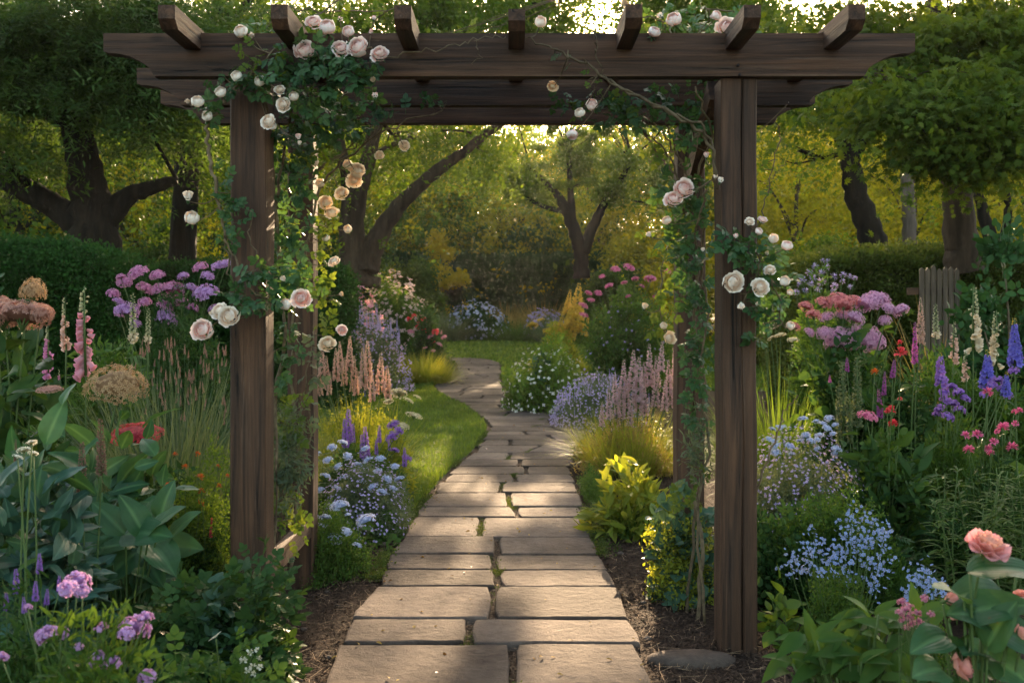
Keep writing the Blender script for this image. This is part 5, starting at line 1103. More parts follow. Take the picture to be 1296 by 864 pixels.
foliage_mound(t, r, W_(146,6.15), .6, ZZ(582,6.15), 680, SPEAR, .105, LF['lime'], .25, .3, upj=.5); blades(t, r, W_(120,6.4), .6, ZZ(585,6.4), 700, LF['fresh'], .010, .7, name='grassy_leaves', hv=.45, base_frac=.6)
foliage_mound(t, r, W_(70,6.1), .4, ZZ(650,6.1), 90, SPEAR, .13, LF['mid'], .1, name='lower_leaves', stems=0)
r = R_(407); t = P_('edging_plant', 'small dark mossy plant lining the right edge of the path', 'leafy plant', 752, 7.4); foliage_mound(t, r, W_(46,7.4), 1.3, ZZ(595,7.4), 900, TUFT_FINE, .05, LF['mid'], .4)
r = R_(408); t = P_('leafy_shrub', 'leafy shrub of rounded leaves sprawling between the right posts', 'shrub', 860, 4.75)
foliage_mound(t, r, W_(100,4.75), .45, ZZ(612,4.75), 420, OVAL, .075, LF['blue'], .1, .3, upj=.5); foliage_mound(t, r, W_(105,4.7), .5, ZZ(650,4.7), 700, TUFT_OVAL, .055, LF['lime'], .2, name='small_leaves', stems=0, shell=.7)
# ======================= RIGHT BEDS
r = R_(501); t = P_('phlox_bush', 'dark leafy bush crowned with big lilac pink rounded heads right of the pergola', 'phlox', 1075, 6.4)
foliage_mound(t, r, W_(150,6.4), .7, ZZ(415,6.4), 900, TUFT_LEAFY, .12, LF['dark'], .3); foliage_mound(t, r, W_(170,6.4), .6, ZZ(392,6.4), 260, BIG2, .10, LF['mid'], .0, name='broad_leaves', stems=0)
heads_on_stalks(t, r, [(1062,428,32),(1098,429,34),(1080,424,26),(1110,434,22),(1043,422,20),(1105,382,30),(1092,386,22),(1116,380,20),(1141,394,20),(1124,391,17),(1081,404,24),(1047,402,18),(1065,399,16),(1024,421,14),(1120,406,16),(1056,434,26),(1074,436,22)], H_mop, .06, r=.003, face=-.8)
heads_on_stalks(t, r, [(1042,384,20),(1060,381,26),(1076,384,24),(1020,389,18),(1030,399,18),(1068,388,20),(1006,414,14)], H_coralh, .06, r=.003)
r = R_(502); t = P_('pale_aster_bush', 'loose bush of pale blue daisies behind the lilac pink heads', 'asters', 1040, 8.2)
foliage_mound(t, r, W_(90,8.2), .6, ZZ(352,8.2), 1100, TUFT_LONG, .10, LF['mid'], .5)
heads_on_stalks(t, r, [(a,b,c) for a,b,c in ((1041,330,8),(1032,337,11),(1046,338,11),(1024,345,11),(1040,346,13),(1055,350,12),(1067,348,10),(1075,350,9),(1029,352,12),(1016,354,11),(1040,357,13),(1056,362,11),(1077,363,9),(1012,360,10),(1026,360,12),(1019,368,11),(1036,367,11),(1008,370,10),(1055,369,10),(1082,352,8),(1066,356,9),(1048,330,8))], H_daisy, .05, r=.002, face=-.9)
r = R_(503); t = P_('ornamental_grass', 'sunlit yellow grass just right of the front right post', 'ornamental grass', 985, 6.9)
blades(t, r, W_(85,6.9), .6, ZZ(425,6.9), 620, LF['fresh'], .007, .35, hv=.5, base_frac=.9); blades(t, r, W_(110,6.6), .6, ZZ(478,6.6), 800, LF['fresh'], .012, .4, name='green_blades', base_frac=.9)
heads_on_stalks(t, r, [(972,413,14),(981,407,12),(966,405,12),(988,424,14),(1003,430,14),(976,428,10)], H_crm, .03)
r = R_(504); f_ = thing('picket_fence', 'short stretch of weathered wooden pickets half hidden behind the flower bed', 'fence', (X(1188,11),11,0))
pw = wood('weathered picket', 'z', (.03,.022,.015), (.11,.08,.055), (.2,.17,.14), .3)
for i in range(7):
    x = X(1167+i*7.4,11)-f_.location.x; g = G(); w = W_(5.8,11)/2; h = ZZ(338,11)+r.normal()*.015; v = [(x-w,0,0),(x+w,0,0),(x+w,.022,0),(x-w,.022,0),(x-w,0,h-.03),(x+w,0,h-.03),(x+w,.022,h-.03),(x-w,.022,h-.03),(x,0,h),(x,.022,h)]
    g.poly(v, [(0,3,2,1),(0,1,5,8,4),(3,7,9,6,2),(1,2,6,5),(0,4,7,3),(4,8,9,7),(8,5,6,9)]); g.build('picket', pw, f_, smooth=False)
g = G(); g.box((X(1150,11)-f_.location.x,.024,.35),(X(1218,11)-f_.location.x,.06,.43)); g.build('rail', WOODX, f_, smooth=False)
g = G(); g.box((X(1150,11)-f_.location.x,.024,1.6),(X(1218,11)-f_.location.x,.06,1.68)); g.build('rail', WOODX, f_, smooth=False)
r = R_(505); t = P_('fountain_reeds', 'arching tan reeds in front of the wooden pickets', 'reeds', 1190, 9.2); blades(t, r, .5, .4, ZZ(352,9.2), 90, LF['straw'], .012, .35, hv=.3, base_frac=.5)
# spires on the right
r = R_(506)
for (a, tp, bt, m, Y, nm, lab, wd) in ((1232,365,440,F_cream,6.6,'foxglove','creamy foxglove with fat bells in front of the dark glossy shrub',1.15),(1261,395,460,F_cream,6.2,'foxglove','pale cream foxglove between the creamy one and the blue delphinium',1.15),(1207,408,456,F_peach,6.5,'foxglove','cream foxglove fading to peach before the wooden pickets',1.1),(1222,446,480,F_peach,6.0,'foxglove','short peach foxglove beside the violet flowers',1.3),(1184,385,424,F_bud,7.0,'foxglove','budded slender foxglove nearest the wooden pickets',1.2),
    (1284,402,462,S_del,5.9,'delphinium','deep blue delphinium spire at the right edge',1.2),(1250,442,490,S_del,5.7,'delphinium','broad blue violet delphinium beside the peach foxglove',1.5),(1274,470,500,S_del,5.5,'delphinium','short blue violet delphinium low at the right edge',1.6),(1190,447,488,S_delv,6.2,'delphinium','violet delphinium behind the violet bell flowers',1.3),(1165,376,435,S_lup,6.8,'lupin','tall narrow rosy brown spire left of the pickets',.9),(1158,408,460,S_astil,6.6,'veronica','dark violet narrow spire left of the rosy brown one',.9)):
    t = P_(nm, lab, nm, a, Y); spikes(t, r, [(a,tp,bt,m,wd)], m, 'flower_spike', dyj=0, r=.005, leaves=(LONG, LF['mid']), lsize=.12); foliage_mound(t, r, .34, .3, .5, 70, SPEAR, .15, LF['mid'], .5, stems=0)
r = R_(507); t = P_('bellflower_clump', 'clump of violet bellflowers among thin green stems at the right', 'bellflowers', 1205, 5.6)
foliage_mound(t, r, W_(130,5.6), .5, ZZ(530,5.6), 700, TUFT_LONG, .10, LF['mid'], .6)
heads_on_stalks(t, r, [(1197,507,14),(1190,518,14),(1206,512,14),(1213,497,13),(1205,490,11),(1200,528,14),(1214,520,14),(1187,525,12),(1222,505,12),(1245,500,10),(1262,482,14),(1270,492,13),(1256,488,12),(1275,500,12),(1283,470,12),(1195,497,12),(1190,480,11)], D('violet bell head', .8, 40, FLORET5, .3, m_viol, 31), .03)
r = R_(508); t = P_('veronica_clump', 'magenta violet narrow spikes in front of the dark phlox foliage', 'veronica', 1118, 6.0)
foliage_mound(t, r, W_(80,6.0), .4, ZZ(545,6.0), 420, SPEAR, .12, LF['mid'], .5); spikes(t, r, [(1112,492,528,None,1.2),(1132,455,478,None,1.6),(1072,452,470,None,1.6),(1050,474,484,None,1.8),(1120,470,500)], S_astil, 'flower_spike', rad=1.2, leaves=(LONG, LF['mid']), lsize=.07)
r = R_(509); t = P_('seed_spike_plant', 'tall bare green seed spikes at the middle of the right bed', 'seed spikes', 1075, 5.5)
spikes(t, r, [(1066,458,545,None,1.3),(1085,452,540,None,1.3),(1075,500,560,None,1),(1060,490,560,None,1)], S_green, 'seed_spike', dyj=.05, leaves=(LONG, LF['grey']), lsize=.08); foliage_mound(t, r, .4, .3, .5, 260, TUFT_LONG, .09, LF['grey'], .6)
r = R_(510); t = P_('dahlia_plant', 'leafy plant with scattered scarlet and coral red blooms in the right bed', 'dahlias', 1120, 5.25)
foliage_mound(t, r, W_(170,5.25), .5, ZZ(545,5.25), 520, SPEAR, .12, LF['dark'], .3, shell=.6); foliage_mound(t, r, W_(120,5.2), .5, ZZ(560,5.2), 260, TUFT_LEAFY, .10, LF['mid'], .3, name='small_leaves', stems=0)
heads_on_stalks(t, r, [(1098,528,24,H_rosy),(1140,447,18),(1139,434,9),(1128,519,14),(1131,537,15),(1107,471,12,H_aster),(1123,520,9),(1139,505,7)], H_redf, .03, r=.003, face=-.3)
r = R_(511); t = P_('catmint_mound', 'wide airy mound of dim lilac catmint behind the front right post', 'catmint', 1010, 5.4)
foliage_mound(t, r, W_(190,5.4), .9, ZZ(556,5.4), 3400, TUFT_FINE, .07, LF['grey'], .6, shell=.45); p, d = dome_pts(r, W_(190,5.4), 1.0, ZZ(545,5.4), 1700, .6); florets(t, r, p, d, FL_S, .009, [m_lav[0]], 'blossoms')
heads_on_stalks(t, r, [(r.uniform(972,1062), r.uniform(528,575), r.uniform(8,13)) for _ in range(26)], H_blue, .02, r=.0014, dyj=.3)
r = R_(512); t = P_('feathery_plant', 'large dim feathery green plant filling the right bed below the dahlias', 'feathery plant', 1065, 4.75)
foliage_mound(t, r, W_(235,4.75), .7, ZZ(612,4.75), 3000, TUFT_FINE, .065, LF['mid'], .5, shell=.5); foliage_mound(t, r, W_(230,4.7), .7, ZZ(650,4.7), 600, PINNATE, .13, LF['dark'], .4, name='fern_leaves', stems=0)
r = R_(513); t = P_('pompom_plant', 'bright magenta pink pompom flowers at the right edge', 'flowers', 1250, 4.9)
foliage_mound(t, r, W_(150,4.9), .5, ZZ(590,4.9), 900, TUFT_LONG, .085, LF['dark'], .5)
heads_on_stalks(t, r, [(1222,551,13),(1237,550,15),(1226,569,15),(1252,568,13),(1258,559,12),(1281,566,16),(1269,541,16),(1273,538,10),(1285,536,10),(1290,520,11),(1284,521,9),(1250,496,15),(1254,573,10),(1262,546,8)], H_mag, .025, r=.0022)
r = R_(514); t = P_('lily_foliage', 'upright whorled narrow green leaves at the right edge below the magenta pompoms', 'leafy plant', 1250, 4.3)
sg = G(); lg = G()
for i in range(20):
    a = X(r.uniform(1195,1310),4.3)-t.location.x; y_ = r.uniform(-.25,.2); h = ZZ(r.uniform(588,640),4.3); b = np.array([a+r.normal()*.05, y_, h]); aa = np.array([a*.8, y_*.7, 0]); sg.tube(smoothline([aa,(aa+b)/2+r.normal(size=3)*.02,b],4), np.linspace(.004,.002,9), 5)
    n = 34; tt = r.random(n)**.7; pp = aa+(b-aa)*tt[:,None]; an = r.random(n)*6.28; dd = np.column_stack([np.cos(an), np.sin(an), .5+.3*r.random(n)]); s = .13*(1-.45*tt); lg.add(leafT(.16,5,.2,.55), frames(dd,(0,0,1),0,s,s,s), pp, r.random(n))
sg.build('stem', STEM, t); lg.build('foliage', LF['mid'], t)
r = R_(515); t = P_('forget_me_not', 'airy clump of sky blue forget-me-nots beside the foot of the right post', 'forget-me-nots', 1062, 4.0)
foliage_mound(t, r, W_(120,4.0), .4, ZZ(705,4.0), 1400, TUFT_FINE, .05, LF['mid'], .7, shell=.35)
def sprays(t, r, tops, foot, spread, nper, size, mats, nm='blossoms'):
    g = G(); sg = G(); 
    for (a, b) in tops:
        p = np.array(loc(t, a, b, r.uniform(-.1,.1))); sg.tube(smoothline([(p[0]*foot, p[1]*foot, 0), p*[.8,.8,.6], p], 4), np.linspace(.0022,.001,9), 4)
        n = nper; q = p+r.normal(size=(n,3))*[spread,spread,spread*1.3]-[0,0,spread*.8]; z = unit(r.normal(size=(n,3))*.6+[0,-.6,.6]); x = unit(np.cross(z, r.normal(size=(n,3)))); y = np.cross(z,x); s = size*(.7+.6*r.random(n))
        g.add(FLORET5, np.stack([x,y,z],-1)*s[:,None,None], q, r.random(n))
    g.build(nm, mats, t, kind='stuff'); sg.build('stem', STEM, t)
mfg = M2('forget me not petals', (.14,.22,.46), (.28,.38,.68))
sprays(t, r, [(1079,645),(1072,658),(1085,662),(1095,655),(1105,662),(1066,670),(1078,675),(1090,678),(1100,680),(1112,672),(1120,668),(1070,690),(1085,692),(1100,695),(1116,690),(1030,672),(1026,685),(1036,690),(1022,700),(1044,698),(1005,695),(1008,710),(1018,712),(1000,716),(1056,690),(1062,705),(1050,712),(1092,712),(1110,715),(1118,712),(1075,715),(1108,730),(1040,722),(1104,738),(1065,728)], .35, .020, 15, .0078, [mfg[0], YC])
r = R_(516); t = P_('forget_me_not', 'small tuft of sky blue forget-me-nots left of the big pink rose', 'forget-me-nots', 1175, 3.4); foliage_mound(t, r, W_(80,3.4), .25, ZZ(745,3.4), 500, TUFT_FINE, .05, LF['mid'], .7)
sprays(t, r, [(1160,722),(1170,715),(1178,722),(1166,732),(1182,735),(1156,735),(1174,742),(1190,745),(1150,748)], .35, .016, 14, .007, [mfg[0], YC])
r = R_(517); t = P_('leafy_seedling', 'little rounded-leaf seedling on dark soil right of the front post', 'seedling', 990, 4.05); foliage_mound(t, r, W_(60,4.05), .25, ZZ(722,4.05), 60, OVAL, .065, LF['fresh'], .1)
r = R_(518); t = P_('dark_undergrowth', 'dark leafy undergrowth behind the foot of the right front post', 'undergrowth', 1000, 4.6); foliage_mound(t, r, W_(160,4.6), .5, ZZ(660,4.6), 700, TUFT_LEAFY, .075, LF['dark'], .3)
r = R_(519); t = P_('tall_leafy_plant', 'tall mid green leafy filler behind the foxgloves on the right', 'leafy plant', 1230, 7.3); foliage_mound(t, r, W_(220,7.3), .7, ZZ(448,7.3), 1300, TUFT_LONG, .13, LF['mid'], .6)
r = R_(520); t = P_('tall_leafy_plant', 'dark leafy filler between the phlox bush and the violet flowers', 'leafy plant', 1120, 7.0); foliage_mound(t, r, W_(150,7), .7, ZZ(440,7), 800, TUFT_LEAFY, .12, LF['dark'], .4)
# foreground rose and broad leaves at the bottom right
r = R_(521); t = P_('rose_plant', 'foreground rose plant with one open pink rose and coral buds at the bottom right', 'rose plant', 1235, 2.3)
foliage_mound(t, r, W_(260,2.3), .35, ZZ(775,2.3), 260, OVAL, .075, LF['dark'], .3, .3, upj=.5); 
PR = meshof(roseT(9, 1.0, ((6,.3,.62,.75),(7,.40,.86,1.15),(7,.5,1.0,1.4)), True), 'open pink rose', [petalm('pink rose petals', (.82,.46,.30), (.84,.42,.46), trans=.35), petalm('stamens', (.6,.35,.02), (.75,.5,.05)), STEM])
CR = meshof(fullroseT(12, .95), 'coral rose', [petalm('coral rose petals', (.82,.40,.26), (.84,.40,.38), trans=.35), YC, STEM]); CBu = meshof(roseT(13, .5, ((3,.13,.5,.0),(5,.2,.62,.1),(5,.28,.74,.35))), 'coral bud', [MATS['coral rose petals'], YC, STEM])
sg = G()
for (a,b,w,me,nm,rot) in ((1246,699,56,PR,'rose_bloom',(.45,.1,.3)),(1221,840,36,CR,'rose_bloom',(1.15,.0,1)),(1197,760,30,CBu,'rosebud',(.2,1.2,0)),(1204,782,24,CBu,'rosebud',(.3,.6,0)),(1294,760,26,CR,'rose_bloom',(1.0,.2,0)),(1297,806,30,CR,'rose_bloom',(1.0,-.2,2)),(1289,722,14,CBu,'rosebud',(.1,.1,0)),(1243,806,18,CBu,'rosebud',(.5,.2,0))):
    p = loc(t,a,b,r.uniform(-.06,.03)); s = W_(w/2*{'open pink rose':1.1,'coral rose':1.15}.get(me.name,1.9),2.3); put(nm, me, t, p, rot, s); stalk(sg, (p[0]*.3,p[1]*.3,0), (p[0],p[1]+.3*s,p[2]-s*.25), .0035, .02, r)
sg.build('stem', STEM, t)
rosette(t, r, [(1275,715,90,.25,.2),(1240,748,85,2.9,.5),(1205,745,60,2.4,.4),(1285,800,90,-.2,.9),(1260,765,80,.5,.5),(1230,775,70,2.6,.6),(1180,808,70,3.0,.7),(1265,835,80,-.4,.9),(1230,820,60,2.4,.8),(1290,850,80,.3,.9),(1180,845,70,2.7,.8),(1262,790,70,1.4,.4)], HL_, LF['hosta'], dyj=.12)
r = R_(522); t = P_('lily_plant', 'whorls of glossy pointed green leaves along the bottom right corner', 'leafy plant', 1080, 2.75)
SP2 = leafT(.40, 9, .22, .42, .8, .85); its = []
for (cx_, cy_) in ((1070,815),(1105,782),(1030,812),(1060,858),(1110,862),(1040,830),(1085,840),(1130,800),(1130,845),(1010,840),(1160,780)):
    for k in range(8): an = k*2*math.pi/8+r.random()*.5; its.append((cx_+math.cos(an)*26, cy_+math.sin(an)*-12-3, r.uniform(36,54), an if math.sin(an)>-.3 else an*.6, .25+.5*(math.sin(an)<0)))
rosette(t, r, its, SP2, LF['mid'], dyj=.15); foliage_mound(t, r, W_(200,2.75), .3, ZZ(830,2.75), 120, SPEAR, .11, LF['dark'], .2)
r = R_(523); t = P_('stock_plant', 'loose spray of small dusky pink flowers left of the coral rosebuds', 'flowers', 1155, 2.5); foliage_mound(t, r, W_(60,2.5), .15, ZZ(805,2.5), 80, SPEAR, .06, LF['mid'], .4)
heads_on_stalks(t, r, [(1142,762,11),(1146,772,11),(1150,781,12),(1155,790,11),(1160,776,11),(1143,785,10),(1163,787,11),(1151,768,10),(1170,757,10),(1178,777,9),(1167,797,12),(1147,795,9),(1138,775,9)], D('small dusky pink head', .8, 26, FLORET5, .36, M2('dusky pink stock petals', (.50,.14,.26), (.68,.34,.42)), 33), .01, r=.0014, dyj=.05)

# ======================= CLIMBING ROSES on the pergola
def climber(name, label, foot, stems, blobs, blooms, seed, cat='climbing rose'):
    """stems: polylines of (px, py, distance, half width mm); blobs of leaves: (px, py, distance, half w px, half h px, count, material, leaf m[, template])"""
    r = R_(seed); o = np.array([X(foot[0],foot[1]), foot[1], 0]); t = thing(name, label, cat, tuple(o)); sg = G(); allp = []
    for st in stems:
        p = np.array([[*P(a,b,Y), w/1000] for (a,b,Y,w) in st]); p[:,:3] -= o; s = smoothline(p, 6); s[1:-1,:3] += r.normal(size=s[1:-1,:3].shape)*.006; sg.tube(s[:,:3], s[:,3], 6, 0, r.random(), True, .15, r); allp.append(s[:,:3])
    allp = np.concatenate(allp)
    gs = {}
    for b in blobs:
        a, c, Y, rw, rh, n, lm, size = b[:8]; tm = b[8] if len(b) > 8 else ROSELEAF
        ce = np.array(P(a,c,Y))-o; R = np.array([rw/FPX*Y, min(rw/FPX*Y*.6,.16), rh/FPX*Y]); u = sph(r,n)*(r.random((n,1))**.45); p = ce+u*R
        d = unit(r.normal(size=(n,3))*.6+[0,-.25,-.15]+u*.7); s = size*2.3*(.55+.6*r.random(n)); nh = unit(r.normal(size=(n,3))*.45+[0,-.8,.55])
        gs.setdefault(lm, G()).add(tm, frames(d, nh, 0, s, s, s), p-d*s[:,None]*.4, r.random(n))
        for q in p[:max(3,n//9)]:
            e = allp[np.argmin(((allp-q)**2).sum(1))]; sg.tube(smoothline([e,(e+q)/2+r.normal(size=3)*.02,q],3), np.linspace(.0022,.001,7), 4, 0, r.random())
    for lm, g in gs.items(): g.build('foliage', LF[lm], t)
    ci = 0
    for (a, c, Y, w, k, idx, *rt) in blooms:
        p = Vector(np.array(P(a,c,Y))-o); me = {'b':RB,'c':RC,'g':RGm}[k][idx]; s = w/2/FPX*Y*{0:1.1,1:1.1,2:1.22,3:2.4}[idx]
        rot = rt[0] if rt else (1.1+r.normal()*.25, r.normal()*.35, r.random()*.6)
        if idx == 3 and not rt: rot = (.5+r.normal()*.5, r.normal()*.6, 0)
        rot = Matrix.Rotation(rot[1],4,'Y') @ Matrix.Rotation(rot[0],4,'X') @ Matrix.Rotation(r.random()*6.28,4,'Z')
        put('rosebud' if idx == 3 else 'rose_bloom', me, t, p, rot.to_euler(), s)
        e = allp[np.argmin(((allp-np.array(p))**2).sum(1))]; q = np.array(p)+np.array([0,.02,-.004]); dd = e-q; L = np.linalg.norm(dd)
        if L > .30: e = q+dd/L*.22+np.array([0,.03,-.05])
        sg.tube(smoothline([q,(e+q)/2+[0,.01,-.015],e],3), np.linspace(.0018,.0024,7), 5, 0, r.random())
    sg.build('stem', CANE, t); return t
FYf = 3.86
climber('climbing_rose', 'blush climbing rose smothering the left side of the pergola with dense green foliage', (352, 4.45),
 [[(352,760,4.45,9),(356,640,4.45,8),(348,520,4.4,8),(360,400,4.35,7),(350,280,4.3,7),(362,180,4.2,6),(380,100,3.9,5),(430,60,3.86,4),(470,60,3.84,3)],
  [(366,740,4.6,8),(378,600,4.6,7),(368,450,4.6,7),(385,330,4.6,6),(405,240,4.6,6),(440,200,4.5,5),(490,165,4.4,4),(560,140,4.4,3)],
  [(344,740,4.3,7),(350,560,4.3,6),(340,440,4.3,6),(352,330,4.3,5),(345,200,4.2,5),(330,120,3.9,4),(290,110,3.85,4)],
  [(285,300,3.86,6),(275,240,3.84,7),(265,200,3.84,7),(262,160,3.84,7),(275,140,3.84,6),(300,110,3.86,5),(350,60,3.9,4)],
  [(285,300,3.86,5),(300,330,3.86,4),(318,365,3.85,3.5),(330,375,3.84,3)],[(285,300,3.86,4),(292,345,3.86,3.5),(300,380,3.85,3)],[(316,290,3.86,2.5),(325,330,3.86,2.5),(335,350,3.86,2)],
  [(440,90,3.86,3),(500,70,3.88,2.8),(560,62,3.88,2.5),(600,50,3.88,2.3),(640,47,3.9,2)],[(600,52,3.88,1.8),(608,68,3.87,1.3),(598,82,3.87,1)],
  [(385,240,4.5,5),(410,210,4.5,4.5),(440,190,4.5,4),(475,165,4.45,3)],[(400,220,4.6,4),(425,200,4.6,4),(470,160,4.5,3)],
  [(360,60,3.9,4),(400,20,4.1,3),(440,-10,4.3,3),(460,-40,4.4,2)],[(380,40,4.0,3),(350,10,4.2,3),(420,15,4.2,3),(500,10,4.5,2)],[(352,640,4.45,6),(392,560,4.5,4),(388,480,4.5,3),(396,420,4.55,2.5)]],
 [(400,72,3.84,62,22,46,'rosel',.040),(440,92,3.82,45,26,44,'rosel',.040),(370,105,3.84,60,28,52,'rosel',.038),(420,125,3.9,60,26,52,'rosel',.038),(330,80,3.84,40,28,32,'rosey',.022),(300,105,3.84,42,20,26,'rosel',.036),(270,140,3.84,26,22,14,'rosel',.036),
  (390,160,4.1,52,34,64,'rosel',.036),(370,220,4.3,30,44,60,'rosel',.036),(440,150,4.4,46,22,40,'rosel',.034),(500,140,4.4,40,8,10,'rosel',.034),(410,190,4.4,40,40,32,'rosey',.034),(365,290,4.3,26,50,44,'rosel',.036),(380,330,4.5,30,50,26,'rosey',.034),
  (284,240,3.86,14,40,16,'rosel',.032),(290,290,3.85,13,28,16,'rosel',.030),(345,345,3.84,42,22,38,'rosel',.036),(330,385,3.82,40,20,24,'rosel',.036),(300,372,3.84,18,14,12,'rosel',.032),(375,365,3.9,30,34,34,'rosel',.034),
  (408,300,4.62,14,70,28,'rosey',.034),(412,380,4.64,14,60,22,'rosey',.036),(362,440,4.35,22,50,46,'rosel',.034),(366,520,4.4,22,50,29,'rosey',.032),(362,600,4.4,22,50,50,'grey',.032,TUFT_LONG),(372,560,4.45,24,70,60,'grey',.034,TUFT_LONG),(368,660,4.4,24,40,26,'rosey',.030),(350,720,4.2,26,24,30,'rosel',.030),
  (400,28,4.3,80,22,39,'rosey',.026),(470,25,4.5,60,20,22,'rosey',.026),(330,45,4.1,40,18,26,'rosel',.030),(395,480,4.5,14,60,18,'grey',.034),(545,130,4.4,30,9,9,'rosel',.032),(300,265,3.86,14,16,7,'rosel',.036)],
 [(386,63,3.80,26,'b',0),(431,61,3.80,24,'b',1),(452,59,3.79,27,'b',0),(480,67,3.80,24,'b',1),(414,35,3.84,25,'b',2),(396,27,3.84,21,'b',1),(441,40,3.86,18,'b',2),(305,40,3.9,20,'c',2),(320,46,3.9,12,'c',3),(430,25,3.9,11,'b',3),(473,25,4.0,8,'b',3),(468,42,3.9,8,'b',3),
  (300,97,3.79,17,'c',2),(250,129,3.80,19,'c',2),(279,117,3.80,17,'c',2),(329,103,3.79,17,'c',2),(354,113,3.79,14,'c',1),(372,122,3.79,15,'c',2),(358,132,3.79,19,'c',1),(339,153,3.79,21,'c',1),(345,160,3.81,12,'c',2),(472,103,3.80,12,'c',3),(475,124,3.80,12,'b',3),(378,176,3.9,11,'b',3),(379,183,3.9,8,'c',3),(262,147,3.8,16,'c',2),(238,130,3.8,10,'c',3),
  (238,253,3.82,19,'c',3,(.35,.1,0)),(243,276,3.82,22,'c',2,(.9,.5,0)),(255,417,3.78,27,'b',0,(1.3,-.2,0)),(277,392,3.78,23,'c',1,(.9,-.6,0)),(289,400,3.76,26,'c',0,(1.3,.2,0)),(381,377,3.78,25,'b',1),(362,385,3.79,18,'c',2),(360,355,3.79,11,'c',3),(269,399,3.8,11,'c',3),
  (512,184,4.5,14,'g',1),(480,196,4.5,12,'g',1),(452,215,4.55,20,'g',0),(448,228,4.55,20,'g',1),(440,209,4.55,15,'g',2),(432,244,4.55,18,'g',1),(412,256,4.6,18,'g',0),(420,268,4.6,19,'g',1),(440,290,4.6,13,'g',2),(413,301,4.6,12,'g',2),(422,330,4.55,16,'c',1),(433,417,4.5,14,'b',1),(414,434,4.5,22,'g',1),(430,372,4.6,9,'g',3),(405,232,4.6,14,'g',2),(398,205,4.6,13,'c',2)], 601)
